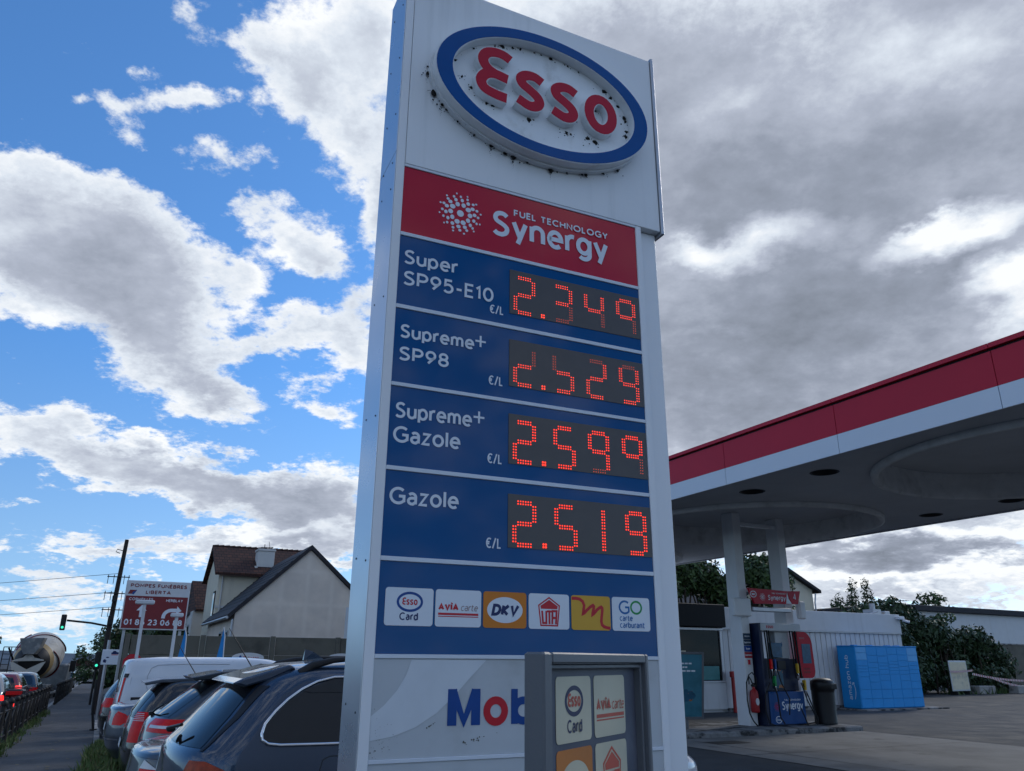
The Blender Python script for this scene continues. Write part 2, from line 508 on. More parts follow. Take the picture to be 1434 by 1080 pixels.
M = {}
M['asphalt'] = blotch(mat('asphalt', (.040, .042, .045), .82, var=.25, scale=1.2, bump=.35, bscale=90, rvar=.1), (.060, .061, .063), .35, .48, .70, strength=.8)
blotch(M['asphalt'], (.028, .028, .030), .8, .60, .70, loc=(4, 2, 0), strength=.8)
M['road'] = blotch(mat('road', (.055, .055, .058), .75, var=.2, scale=1.0, bump=.3, bscale=80), (.085, .084, .082), .3, .5, .7)
M['pavement'] = blotch(mat('pavement', (.075, .074, .074), .85, var=.22, scale=2.5, bump=.4, bscale=120), (.13, .125, .115), .5, .52, .68, strength=.7)
blotch(M['pavement'], (.035, .034, .033), 1.3, .6, .72, loc=(9, 1, 0), strength=.6)
M['apron'] = blotch(mat('apron_concrete', (.185, .178, .165), .8, var=.14, scale=1.5, bump=.2, bscale=60), (.10, .097, .092), .45, .48, .66, strength=.8)
blotch(M['apron'], (.045, .042, .04), 1.1, .60, .72, loc=(3, 8, 0), strength=.75)
M['kerb'] = blotch(mat('kerb_stone', (.30, .29, .27), .85, var=.2, scale=4, bump=.3), (.10, .095, .09), 2, .5, .7)
M['oldkerb'] = blotch(mat('worn_kerb', (.22, .22, .22), .85, var=.3, scale=6, bump=.4), (.03, .03, .03), 3, .45, .6)
M['white_alu'] = mat('white_coated_panel', (.78, .78, .78), .38, var=.02, scale=2, rvar=.05)
M['white_paint'] = blotch(mat('white_paint', (.70, .71, .71), .45, var=.04, scale=3), (.38, .37, .34), 1.3, .58, .8, stretch=(1, 1, .25), strength=.5)
M['header'] = blotch(mat('header_panel', (.77, .77, .765), .34, var=.03, scale=1.2, rvar=.05), (.42, .43, .42), 2.6, .52, .78, stretch=(2.4, 2.4, .18), strength=.42)
M['tray'] = blotch(mat('white_tray', (.76, .77, .77), .3, var=.05, scale=3), (.42, .41, .37), 5, .55, .75, strength=.5)
M['steel'] = mat('polished_cladding', (.62, .65, .69), .30, metal=.75, var=.03, scale=2, rvar=.06)
M['signblue'] = mat('sign_blue', (.0004, .070, .215), .07, var=.05, scale=1.5, spec=.24)
M['signred'] = mat('sign_red', (.50, .010, .026), .10, var=.05, scale=1.5, spec=.35)
blotch(M['signblue'], (.020, .085, .19), 2.6, .56, .82, stretch=(2.2, 2.2, .22), strength=.35)
blotch(M['signred'], (.40, .05, .06), 2.6, .56, .82, stretch=(2.2, 2.2, .22), loc=(3, 0, 0), strength=.35)
M['ringblue'] = mat('ring_blue', (.001, .068, .25), .20, var=.05, spec=.25)
M['letred'] = mat('letter_red', (.46, .010, .030), .3, var=.05, spec=.2)
M['white_ink'] = mat('white_lettering', (.70, .73, .77), .35, var=.02)
M['strip'] = mat('divider_strip', (.66, .69, .73), .35, var=.03)
M['led_off'] = mat('display_screen', (.085, .075, .070), .22, var=.06, scale=8)
M['led_on'] = glow('lit_dots', (1.0, .055, .022), 1.2)
M['led_halo'] = glow('dot_halo', (.80, .012, .012), .38)
M['led_dim'] = glow('faint_dots', (1.0, .12, .05), .42)
M['dirt'] = mat('black_dirt', (.012, .011, .010), .9, var=.4, scale=30)
M['seam'] = mat('dark_seam', (.03, .032, .035), .6)
M['mobil_white'] = blotch(mat('dirty_white_panel', (.50, .52, .53), .28, var=.05, scale=2), (.30, .30, .28), 1.6, .52, .75, strength=.6)
M['swoosh'] = mat('pale_swoosh', (.62, .645, .665), .3, var=.04)
M['ink_blue'] = mat('ink_blue', (.004, .055, .24), .3)
M['ink_red'] = mat('ink_red', (.52, .012, .025), .3)
M['ink_navy'] = mat('ink_navy', (.008, .02, .10), .3)
M['ink_grey'] = mat('ink_grey', (.30, .20, .19), .4)
M['card_white'] = mat('card_white', (.70, .73, .76), .35, var=.02)
M['card_orange'] = mat('card_orange', (.62, .19, .012), .35, var=.03)
M['card_yellow'] = mat('card_yellow', (.66, .36, .035), .35, var=.03)
M['ink_green'] = mat('ink_green', (.01, .25, .06), .35)
M['ink_teal'] = mat('ink_teal', (.01, .13, .36), .35)
M['faded'] = blotch(mat('faded_sticker', (.60, .53, .37), .5, var=.08, scale=5), (.36, .34, .28), 3, .5, .7)
M['faded_red'] = mat('faded_red', (.52, .09, .05), .5)
M['faded_orange'] = mat('faded_orange', (.52, .17, .03), .5, var=.1)
M['faded_navy'] = mat('faded_navy', (.035, .035, .08), .5)
M['grey_cast'] = mat('grey_casing', (.125, .130, .138), .48, var=.06, scale=3, bump=.05, bscale=200, rvar=.06)
M['grey_panel'] = blotch(mat('weathered_panel', (.085, .088, .11), .5, var=.12, scale=4), (.17, .175, .20), 3, .5, .72)
M['fasc_red'] = mat('fascia_red', (.52, .010, .032), .45, var=.05, scale=.8)
M['fasc_white'] = mat('fascia_white', (.68, .72, .77), .28, var=.02, scale=.8)
M['soffit'] = blotch(mat('soffit', (.48, .49, .50), .7, var=.05, scale=1.2), (.38, .385, .39), .5, .45, .75, strength=.6)
M['soffit_rim'] = blotch(mat('soffit_rim', (.60, .60, .59), .75, var=.10, scale=3), (.36, .36, .35), 2.5, .50, .75, strength=.7)
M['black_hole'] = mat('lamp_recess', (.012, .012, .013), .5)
M['store_white'] = blotch(mat('store_white', (.56, .57, .57), .55, var=.04, scale=2), (.34, .33, .31), .9, .55, .8, stretch=(2.2, 2.2, .18), strength=.55)
M['store_dark'] = mat('dark_fascia', (.008, .008, .009), .45, var=.1, spec=.15)
M['dark_glass'] = mat('dark_glass', (.006, .008, .009), .05, var=.1, spec=.22)
M['car_glass'] = mat('car_glass', (.006, .008, .011), .03, var=.05, spec=.6)
M['teal'] = mat('teal_poster', (.05, .20, .20), .4)
M['red_paint'] = mat('red_paint', (.34, .018, .02), .4, var=.1)
M['locker'] = mat('locker_blue', (.008, .27, .66), .42, var=.05, scale=2)
M['locker_pale'] = mat('locker_pale_blue', (.10, .38, .72), .42, var=.05)
M['bin'] = mat('bin_plastic', (.010, .010, .011), .45, var=.1, bump=.05)
M['black'] = mat('black_plastic', (.010, .010, .011), .42, var=.1)
M['rubber'] = mat('rubber', (.013, .013, .014), .7, var=.1)
M['pump_blue'] = mat('pump_navy', (.006, .014, .045), .35, var=.08)
M['pump_panel'] = mat('pump_blue_panel', (.003, .06, .22), .3, var=.06)
M['pump_white'] = mat('pump_white', (.50, .52, .53), .45, var=.04)
M['chrome'] = mat('chrome', (.72, .73, .75), .14, metal=1.0, var=.03)
M['alu'] = mat('grey_metal', (.42, .43, .45), .38, metal=.7, var=.06)
M['yellow'] = mat('yellow_plastic', (.60, .36, .02), .4)
M['blotched_photo'] = blotch(mat('poster_photo', (.025, .10, .16), .3, var=.3, scale=5), (.42, .14, .03), 4, .54, .60)
M['poster_teal'] = mat('poster_teal', (.045, .17, .22), .3, var=.35, scale=1.4)
M['screen'] = mat('info_screen', (.02, .09, .17), .2, var=.3, scale=9)
M['plaster_grey'] = blotch(mat('grey_plaster', (.66, .57, .475), .9, var=.07, scale=1.5, bump=.15, bscale=40), (.55, .48, .41), .55, .42, .65, strength=.8)
def bands(m, col, bw, bh, strength):
    nt = m.node_tree; N, L = nt.nodes, nt.links
    b = N['Principled BSDF']
    src = b.inputs['Base Color'].links[0].from_socket
    tc = N.new('ShaderNodeTexCoord')
    mp = N.new('ShaderNodeMapping'); mp.inputs['Rotation'].default_value = (R(90), 0, 0)
    L.new(tc.outputs['Object'], mp.inputs[0])
    nz = N.new('ShaderNodeTexNoise'); nz.inputs['Scale'].default_value = 1.5
    L.new(mp.outputs[0], nz.inputs['Vector'])
    br = N.new('ShaderNodeTexBrick'); br.offset = 0
    br.inputs['Scale'].default_value = 1; br.inputs['Mortar Size'].default_value = .16; br.inputs['Mortar Smooth'].default_value = 1
    br.inputs['Brick Width'].default_value = bw; br.inputs['Row Height'].default_value = bh
    L.new(mp.outputs[0], br.inputs[0])
    f = N.new('ShaderNodeMath'); f.operation = 'MULTIPLY'; L.new(br.outputs['Fac'], f.inputs[0]); L.new(nz.outputs['Fac'], f.inputs[1])
    g = N.new('ShaderNodeMath'); g.operation = 'MULTIPLY'; L.new(f.outputs[0], g.inputs[0]); g.inputs[1].default_value = strength
    mx = N.new('ShaderNodeMix'); mx.data_type = 'RGBA'
    L.new(g.outputs[0], mx.inputs[0]); L.new(src, mx.inputs[6]); mx.inputs[7].default_value = (*col, 1)
    L.new(mx.outputs[2], b.inputs['Base Color'])


bands(M['plaster_grey'], (.78, .70, .60), 1.05, 1.35, .55)
M['plaster_cream'] = blotch(mat('cream_plaster', (.66, .60, .47), .9, var=.06, scale=1.2, bump=.1, bscale=40), (.34, .31, .26), .8, .55, .8, stretch=(2, 2, .3), strength=.6)
M['plaster_white'] = blotch(mat('white_plaster', (.55, .54, .51), .9, var=.06, scale=1.2, bump=.1, bscale=40), (.36, .34, .31), .8, .55, .8, stretch=(2, 2, .3), strength=.6)
M['slate'] = mat('dark_roofing', (.022, .020, .024), .7, var=.25, scale=10, bump=.4, bscale=25)
M['concrete_wall'] = blotch(mat('concrete_panels', (.135, .125, .098), .9, var=.12, scale=2, bump=.3, bscale=40), (.065, .06, .048), .9, .48, .7, strength=.8)
M['wood_dark'] = mat('tarred_wood', (.030, .024, .020), .85, var=.3, scale=4, bump=.3, bscale=30, stretch=(6, 6, .6))
M['iron'] = mat('black_iron', (.016, .015, .014), .6, var=.3, scale=15)
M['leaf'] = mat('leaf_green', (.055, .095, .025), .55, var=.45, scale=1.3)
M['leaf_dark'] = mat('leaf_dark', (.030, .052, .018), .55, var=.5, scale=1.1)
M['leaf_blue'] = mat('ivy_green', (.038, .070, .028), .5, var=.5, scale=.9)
M['grass'] = mat('grass_blade', (.080, .125, .030), .6, var=.5, scale=5)
M['dry'] = mat('dry_grass', (.16, .13, .06), .7, var=.4, scale=5)
M['bark'] = mat('bark', (.055, .042, .03), .9, var=.3, scale=10, bump=.5)
M['soil'] = mat('soil', (.055, .045, .032), .95, var=.3, scale=6, bump=.5)
M['flag_blue'] = mat('flag_blue', (.02, .24, .58), .6, var=.06)
M['sign_dark_red'] = mat('billboard_red', (.20, .018, .022), .45, var=.08)
M['board_white'] = mat('board_white', (.62, .62, .62), .5, var=.05)
M['tail_red'] = mat('tail_red', (.62, .006, .008), .25, var=.12, scale=14, spec=.2)
M['tail_amber'] = mat('tail_amber', (.30, .040, .010), .2, var=.35, scale=22, spec=.2)
M['tail_white'] = mat('tail_clear', (.55, .56, .58), .12, var=.1, coat=.5)
M['tail_on'] = glow('tail_lit', (1.0, .035, .03), .9)
M['green_on'] = glow('green_signal', (.05, .9, .55), .8)
M['blue_on'] = glow('blue_beacon', (.06, .12, 1.0), 1.2)
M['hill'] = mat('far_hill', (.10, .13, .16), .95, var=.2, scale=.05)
for k, c_, r_ in (('navy', (.026, .046, .080), .25), ('graphite', (.045, .052, .060), .28), ('silver', (.20, .215, .235), .28), ('black', (.010, .011, .013), .22), ('steelgrey', (.085, .10, .125), .28), ('white', (.60, .62, .65), .3), ('red', (.20, .012, .014), .25), ('grey', (.13, .135, .14), .3)):
    M['paint_' + k] = mat('car_paint_' + k, c_, r_, metal=.55 if k not in ('white', 'black', 'red') else .0, var=.03, scale=3, coat=1.0)


# ------------------------------------------------------------------ a monoline alphabet for the lettering
def A_(cx, cy, rx, ry, a0, a1):
    return (cx, cy, rx, ry, a0, a1)


X_ = .72


def spl(p, k=4):
    q = [p[0]] + list(p) + [p[-1]]
    o = []
    for a, b, c, d in zip(q, q[1:], q[2:], q[3:]):
        for i in range(k):
            t = i / k
            o.append(tuple(.5 * (2 * b[j] + (c[j] - a[j]) * t + (2 * a[j] - 5 * b[j] + 4 * c[j] - d[j]) * t * t + (3 * b[j] - a[j] - 3 * c[j] + d[j]) * t ** 3) for j in (0, 1)))
    return o + [tuple(p[-1])]


GL = {
    'A': (.80, [[(0, 0), (.4, 1), (.8, 0)], [(.15, .33), (.65, .33)]]),
    'B': (.62, [[(0, .53), (0, 1), (.3, 1), A_(.3, .765, .26, .235, 90, -90), (0, .53)], [(.0, .53), (0, 0), (.32, 0), A_(.32, .265, .3, .265, -90, 90), (0, .53)]]),
    'C': (.80, [[A_(.48, .5, .48, .5, 48, 312)]]),
    'D': (.74, [[(0, 0), (0, 1), (.26, 1), A_(.26, .5, .48, .5, 90, -90), (0, 0)]]),
    'E': (.45, [[(.5, 1), (0, 1), (0, 0), (.5, 0)], [(0, .52), (.44, .52)]]),
    'F': (.48, [[(.5, 1), (0, 1), (0, 0)], [(0, .5), (.43, .5)]]),
    'G': (.86, [[A_(.48, .5, .48, .5, 48, 318), (.86, .17), (.86, .48), (.52, .48)]]),
    'H': (.70, [[(0, 1), (0, 0)], [(.7, 1), (.7, 0)], [(0, .52), (.7, .52)]]),
    'I': (.0, [[(0, 1), (0, 0)]]),
    'Í': (.0, [[(0, 1), (0, 0)], [(-.03, 1.14), (.14, 1.34)]]),
    'K': (.62, [[(0, 1), (0, 0)], [(.58, 1), (.04, .48), (.62, 0)]]),
    'L': (.46, [[(0, 1), (0, 0), (.46, 0)]]),
    'M': (.86, [[(0, 0), (.04, 1), (.43, .25), (.82, 1), (.86, 0)]]),
    'N': (.72, [[(0, 0), (0, 1), (.72, 0), (.72, 1)]]),
    'O': (.96, [[A_(.48, .5, .48, .5, 0, 360)]]),
    'P': (.58, [[(0, 0), (0, 1), (.28, 1), A_(.28, .72, .3, .28, 90, -90), (0, .44)]]),
    'R': (.62, [[(0, 0), (0, 1), (.28, 1), A_(.28, .73, .28, .27, 90, -90), (0, .46)], [(.28, .46), (.62, 0)]]),
    'S': (.58, [spl([(.55, .89), (.43, .98), (.28, 1.0), (.11, .93), (.035, .77), (.10, .62), (.28, .53), (.46, .43), (.56, .30), (.52, .12), (.38, .015), (.23, 0), (.10, .03), (0, .11)])]),
    'T': (.66, [[(0, 1), (.66, 1)], [(.33, 1), (.33, 0)]]),
    'U': (.68, [[(0, 1), (0, .34), A_(.34, .34, .34, .34, 180, 360), (.68, 1)]]),
    'V': (.74, [[(0, 1), (.37, 0), (.74, 1)]]),
    'Y': (.68, [[(0, 1), (.34, .46), (.68, 1)], [(.34, .46), (.34, 0)]]),
    'Z': (.6, [[(0, 1), (.6, 1), (0, 0), (.6, 0)]]),
    'È': (.50, [[(.5, 1), (0, 1), (0, 0), (.5, 0)], [(0, .52), (.44, .52)], [(.16, 1.32), (.3, 1.15)]]),
    'a': (.48, [[(.05, .62), A_(.24, .47, .24, .25, 125, 0), (.48, 0)], [(.48, .41), (.24, .41), A_(.24, .205, .24, .205, 90, 270), (.30, 0), (.48, .14)]]),
    'b': (.56, [[(0, 1.04), (0, 0)], [A_(.28, .36, .28, .36, 0, 360)]]),
    'c': (.50, [[A_(.31, .36, .31, .36, 52, 308)]]),
    'd': (.56, [[(.56, 1.04), (.56, 0)], [A_(.28, .36, .28, .36, 0, 360)]]),
    'e': (.58, [[(.02, .37), (.58, .37), A_(.3, .37, .28, .35, 0, 180), A_(.31, .36, .30, .36, 180, 312)]]),
    'g': (.56, [[A_(.28, .38, .28, .34, 0, 360)], [(.56, .72), (.56, 0), A_(.29, 0, .27, .24, 0, -140)]]),
    'h': (.52, [[(0, 1.04), (0, 0)], [(0, .45), A_(.26, .45, .26, .27, 180, 0), (.52, 0)]]),
    'i': (.0, [[(0, X_), (0, 0)], [(0, .92), (0, 1.06)]]),
    'l': (.0, [[(0, 1.04), (0, 0)]]),
    'm': (.84, [[(0, X_), (0, 0)], [(0, .47), A_(.21, .47, .21, .25, 180, 0), (.42, 0)], [(.42, .47), A_(.63, .47, .21, .25, 180, 0), (.84, 0)]]),
    'n': (.52, [[(0, X_), (0, 0)], [(0, .45), A_(.26, .45, .26, .27, 180, 0), (.52, 0)]]),
    'o': (.62, [[A_(.31, .36, .31, .36, 0, 360)]]),
    'p': (.56, [[(0, X_), (0, -.27)], [A_(.28, .36, .28, .36, 0, 360)]]),
    'r': (.25, [[(0, X_), (0, 0)], [(0, .42), A_(.27, .42, .27, .3, 180, 75)]]),
    's': (.44, [spl([(.41, .64), (.32, .705), (.22, .72), (.09, .67), (.03, .56), (.08, .44), (.22, .38), (.35, .31), (.42, .20), (.38, .07), (.27, .01), (.17, 0), (.08, .02), (0, .08)])]),
    't': (.38, [[(.14, .95), (.14, .2), A_(.33, .2, .19, .2, 180, 290)], [(0, X_), (.38, X_)]]),
    'u': (.52, [[(0, X_), (0, .27), A_(.26, .27, .26, .27, 180, 360), (.52, X_)], [(.52, .3), (.52, 0)]]),
    'y': (.54, [[(0, X_), (.28, .03)], [(.54, X_), (.19, -.27)]]),
    'z': (.46, [[(0, X_), (.46, X_), (0, 0), (.47, 0)]]),
    '0': (.58, [[A_(.29, .5, .29, .5, 0, 360)]]),
    '1': (.24, [[(0, .8), (.2, 1), (.2, 0)]]),
    '2': (.56, [[A_(.27, .72, .27, .28, 165, -35), (0, 0), (.57, 0)]]),
    '3': (.54, [[A_(.25, .76, .24, .24, 150, -90), A_(.25, .26, .28, .26, 90, -150)]]),
    '4': (.60, [[(.44, 0), (.44, 1), (0, .28), (.6, .28)]]),
    '5': (.54, [[(.5, 1), (.08, 1), (.05, .56), A_(.25, .32, .29, .32, 128, -145)]]),
    '6': (.58, [[(.46, 1), (.10, .52), A_(.29, .31, .28, .31, 142, 502)]]),
    '8': (.56, [[A_(.28, .76, .24, .24, 0, 360)], [A_(.28, .26, .28, .26, 0, 360)]]),
    '9': (.58, [[(.12, 0), (.48, .48), A_(.29, .69, .28, .31, -38, 322)]]),
    '+': (.54, [[(.27, .12), (.27, .66)], [(0, .39), (.54, .39)]]),
    '-': (.34, [[(0, .40), (.34, .40)]]),
    '/': (.44, [[(0, -.08), (.44, 1.06)]]),
    '€': (.68, [[A_(.48, .5, .38, .5, 52, 308)], [(0, .61), (.52, .61)], [(0, .41), (.48, .41)]]),
    '.': (.0, [[(0, 0), (0, .14)]]),
}


def arcpts(c, n=None):
    cx, cy, rx, ry, a0, a1 = c
    n = n or max(3, int(abs(a1 - a0) / 13))
    return [(cx + rx * math.cos(R(a0 + (a1 - a0) * i / n)), cy + ry * math.sin(R(a0 + (a1 - a0) * i / n))) for i in range(n + 1)]


def path(st):
    o = []
    for p in st:
        o += arcpts(p) if len(p) == 6 else [p]
    return o


def text(t, x, y, h, w=.14, width=None, gap=.13, space=.42, slant=0.0, align='l', xs=1.0):
    """strokes of a word: cap height h, pen weight w*h; fitted to width when given"""
    out, cx = [], 0.0
    for ch in t:
        if ch == ' ':
            cx += space; continue
        adv, sts = GL[ch]
        for st in sts:
            out.append([(cx + px * xs, py) for px, py in path(st)])
        cx += adv * xs + gap + w
    tot = cx - gap - w
    k = h * (1 - w)
    sx = k if width is None else (width - w * h) / max(tot, 1e-6)
    x0 = x + w * h / 2
    if align == 'c': x0 = x - tot * sx / 2
    if align == 'r': x0 = x - tot * sx - w * h / 2
    return [[(x0 + px * sx + slant * (y + w * h / 2 + py * k - y), y + w * h / 2 + py * k) for px, py in st] for st in out]


def ellipse(cx, cy, rx, ry, n=48):
    return [(cx + rx * math.cos(2 * math.pi * i / n), cy + ry * math.sin(2 * math.pi * i / n)) for i in range(n)]


def rrect(x0, x1, y0, y1, r, n=5):
    o = []
    for cx, cy, a in ((x1 - r, y1 - r, 0), (x0 + r, y1 - r, 90), (x0 + r, y0 + r, 180), (x1 - r, y0 + r, 270)):
        o += [(cx + r * math.cos(R(a + 90 * i / n)), cy + r * math.sin(R(a + 90 * i / n))) for i in range(n + 1)]
    return o


def loop(pts):
    return pts + [pts[0]]

# ------------------------------------------------------------------ ground, street, forecourt
def sheet(name, e0, e1, n0, n1, dz, m_, es=None, ns=None, kind='structure'):
    es = es or [e0, e1]; ns = ns or [n0, n1]
    mb = MB()
    vs = [P3(e, n, gz(e, n) + dz) for n in ns for e in es]
    k = len(es)
    mb.add(vs, [(j * k + i, j * k + i + 1, j * k + k + i + 1, j * k + k + i) for j in range(len(ns) - 1) for i in range(k - 1)], 0, True)
    return struct(mb.build(name, m_), kind)


NS = [-40, -10, 2] + list(range(8, 120, 8)) + [112, 130, 200, 400]
sheet('ground', 0, 0, 0, 0, -.004, M['asphalt'], es=[-400, -200, -60, -20, -10, -1.75, 0, 1, 2, 3, 3.5, 4, 4.5, 5, 5.5, 6, 6.5, 7, 7.5, 8, 8.5, 12, 20, 40, 90, 200, 400], ns=[-300] + NS)
sheet('road', 0, 0, 0, 0, .0, M['road'], es=[-9.5, -5, -1.86], ns=NS)
sheet('pavement', 0, 0, 0, 0, .062, M['pavement'], es=[-1.70, -.8, .15], ns=NS)
for nm, e0, e1, top, m_ in (('road_kerb', -1.86, -1.70, .066, M['kerb']), ('parking_kerb', .15, .27, .075, M['kerb'])):
    mb = MB()
    for a, b in zip(NS, NS[1:]):
        q = [P3(e, n, gz(e, n) + z) for n in (a, b) for e in (e0, e1) for z in (-.08, top)]
        mb.add(q, [(1, 3, 7, 5), (0, 1, 5, 4), (2, 6, 7, 3)])
    struct(mb.build(nm, m_))
sheet('forecourt_slab', 0, 0, 0, 0, .004, M['apron'], es=[10.8, 13, 15, 17.2], ns=[-12, 0, 8, 14.95])
mb = MB()
for a in (-8, -4, 0, 4, 8, 12):
    mb.quad(P3(10.8, a, .0075), P3(17.2, a, .0075), P3(17.2, a + .025, .0075), P3(10.8, a + .025, .0075))
mb.quad(P3(11.6, -12, .0075), P3(11.63, -12, .0075), P3(11.63, 14.5, .0075), P3(11.6, 14.5, .0075))
struct(mb.build('slab_joints', M['seam']))
mb = MB()
mb.quad(P3(11.6, 13.7, .010), P3(12.5, 13.7, .010), P3(12.5, 14.2, .010), P3(11.6, 14.2, .010))
mb.build('drain_cover', M['iron'])
tag(bpy.data.objects['drain_cover'], 'dark iron drain cover set in the concrete slab by the pump island', 'drain cover')
# far hill at the end of the street
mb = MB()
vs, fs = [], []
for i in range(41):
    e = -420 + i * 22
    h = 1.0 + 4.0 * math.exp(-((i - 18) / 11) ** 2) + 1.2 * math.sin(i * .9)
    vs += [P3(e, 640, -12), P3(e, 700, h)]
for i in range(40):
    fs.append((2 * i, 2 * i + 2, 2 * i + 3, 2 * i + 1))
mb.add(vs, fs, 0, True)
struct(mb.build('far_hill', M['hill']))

# ------------------------------------------------------------------ the price pylon
YAW = R(24.94)
PY = thing('price_pylon', 'tall white fuel price pylon with red oval lettering and four lit price rows', 'price sign', (-.595, 3.607, 0), YAW)


def pf(a, b, d):
    return (a, -d, b)


TOPZ = 5.545
mb = MB()
mb.bbox(-.048, -.0015, 0, .33, 0, TOPZ, .003)
mb.bbox(1.5025, 1.5425, 0, .20, 0, 4.19, .003)
mb.box(-.0015, 1.5025, .03, .30, 0, 4.188)
mb.build('frame', M['white_alu'], PY)
mb = MB()
mb.bbox(1.5445, 1.684, .048, .30, 0, 4.188, .006)
mb.build('column', M['white_alu'], PY)
mb = MB()
mb.bbox(.001, 1.690, -.001, .325, 4.192, TOPZ - .003, .003)
mb.build('header_panel', M['header'], PY)
mb = MB()
mb.bbox(1.692, 1.716, -.012, .34, 4.172, TOPZ + .018, .004)
mb.build('edge_trim', M['alu'], PY)
mb = MB()
mb.bbox(-.052, -.0485, .008, .326, 4.262, TOPZ, .001)
mb.bbox(-.052, -.0485, .008, .326, 1.1, 4.258, .001)
mb.bbox(-.052, -.0485, .008, .326, 0, 1.097, .001)
cl = mb.build('side_cladding', M['steel'], PY)
mb = MB()
for z in (5.35, 4.95, 4.55, 4.22, 4.05, 3.4, 2.75, 2.05, 1.4):
    for y in (.07, .25):
        mb.cyl((-.052, y, z + (y - .07) * .15), (-.0545, y, z + (y - .07) * .15), .005, n=8)
mb.build('rivets', M['seam'], cl)

# --- oval emblem: tray, blue ring, raised letters
OC = (.84, 4.87)
mb = MB()
mb.prism(ellipse(*OC, .738, .456, 96), pf, .0015, .040)
oval = mb.build('oval_tray', M['tray'], PY, bevel=.004, seg=2)


def annulus(mb, ro, ri, d0, d1, mi_top, mi_side, n=96):
    o = ellipse(*OC, *ro, n); i_ = ellipse(*OC, *ri, n)
    vs = [pf(a, b, d1) for a, b in o] + [pf(a, b, d1) for a, b in i_] + [pf(a, b, d0) for a, b in o] + [pf(a, b, d0) for a, b in i_]
    ft, fs = [], []
    for k in range(n):
        j = (k + 1) % n
        ft.append((k, j, n + j, n + k))
        fs += [(k, j, 2 * n + j, 2 * n + k), (n + k, n + j, 3 * n + j, 3 * n + k)]
    mb.add(vs, ft, mi_top); mb.add(vs, fs, mi_side, True)


mb = MB()
annulus(mb, (.726, .444), (.618, .366), .0405, .104, 1, 1)
annulus(mb, (.721, .439), (.623, .371), .1045, .107, 0, 0)
mb.build('oval_ring', [M['ringblue'], M['tray']], oval)
S_PTS = [(.803, 4.958), (.755, 4.981), (.700, 4.976), (.662, 4.944), (.670, 4.905), (.720, 4.874), (.768, 4.840), (.784, 4.803), (.765, 4.770), (.715, 4.758), (.640, 4.786)]
LET = {
    'E': [spl([(.588, 5.046), (.545, 5.066), (.490, 5.068), (.435, 5.045), (.410, 4.995), (.430, 4.945), (.485, 4.912), (.572, 4.897)]), spl([(.572, 4.896), (.490, 4.908), (.430, 4.888), (.400, 4.835), (.422, 4.785), (.485, 4.764), (.567, 4.756)])],
    'S': [spl(S_PTS)],
    's': [spl([(a + .236, b - .001) for a, b in S_PTS])],
    'O': [path([A_(1.219, 4.868, .085, .112, 0, 360)])],
}
mb = MB()
for st in LET.values():
    mb.ribbon(st, .078, pf, .0405, .092, 1, 1, .0004)
    mb.ribbon(st, .067, pf, .0945, .0945, 0, None, .0004)
mb.build('raised_letters', [M['letred'], M['tray']], oval)
# spider nests and grime that gather under the ring and the letters
r2 = random.Random(11)
mb = MB()


def speck(u, z, d, s):
    vs = []
    for ax in ((1, 0, 0), (-1, 0, 0), (0, 0, 1), (0, 0, -1), (0, 1, 0), (0, -1, 0), (.7, 0, .7), (-.6, 0, .7), (.7, 0, -.6), (-.7, 0, -.7)):
        k = s * r2.uniform(.5, 1.3)
        vs.append((u + ax[0] * k, -d + ax[1] * k * .4, z + ax[2] * k))
    o = [0, 6, 2, 7, 1, 9, 3, 8]
    mb.add(vs, [(o[i], o[(i + 1) % 8], c) for c in (4, 5) for i in range(8)])


def nest(u, z, d, s, k=7):
    s *= 1.25
    speck(u, z, d, s)
    for _ in range(k + 4):
        a, r = r2.uniform(0, 6.28), abs(r2.gauss(0, 1)) * s * 2.0
        speck(u + math.cos(a) * r, z + math.sin(a) * r * .8, d, s * r2.uniform(.08, .42))


for deg, s in ((118, .013), (104, .010), (98, .006), (84, .013), (70, .008), (62, .006), (44, .016), (36, .010), (28, .013), (15, .015), (6, .012), (-3, .010), (-12, .012), (140, .006), (165, .008), (182, .006), (200, .005), (215, .009), (125, .008), (112, .008), (92, .005), (76, .005)):
    deg += r2.uniform(-3, 3)
    nest(OC[0] + .606 * math.cos(R(deg)), OC[1] + .354 * math.sin(R(deg)), .041, s, 5)
for deg, s in ((188, .013), (203, .020), (207, .016), (214, .008), (222, .010), (233, .010), (243, .014), (252, .012), (258, .016), (265, .009), (272, .020), (281, .007), (290, .010), (297, .012), (304, .010), (318, .012), (180, .008)):
    deg += r2.uniform(-3, 3)
    nest(OC[0] + .742 * math.cos(R(deg)), OC[1] + .460 * math.sin(R(deg)), .012, s * .9, 8)
    if s > .012:
        for q in range(6):
            speck(OC[0] + .745 * math.cos(R(deg)) + r2.gauss(0, .004), OC[1] + .463 * math.sin(R(deg)) - .012 * q - .01, .002, .004 * (1 - q / 7))
for u, z, s in ((.50, 4.975, .011), (.515, 4.835, .014), (.36, 4.80, .014), (.30, 4.86, .009), (.46, 4.725, .009), (.50, 4.72, .009), (.72, 4.92, .010), (.67, 4.80, .007), (.74, 4.70, .014), (.95, 4.92, .012), (.90, 4.80, .008), (1.0, 4.695, .012), (1.03, 4.69, .007), (1.15, 4.70, .013), (1.2, 4.69, .016), (1.07, 4.80, .008), (1.21, 4.80, .006), (1.215, 4.93, .008)):
    nest(u, z, .041, s, 6)
for _ in range(70):
    speck(.84 + r2.uniform(-.55, .55), 4.83 + r2.gauss(0, .13), .041, r2.uniform(.001, .003))
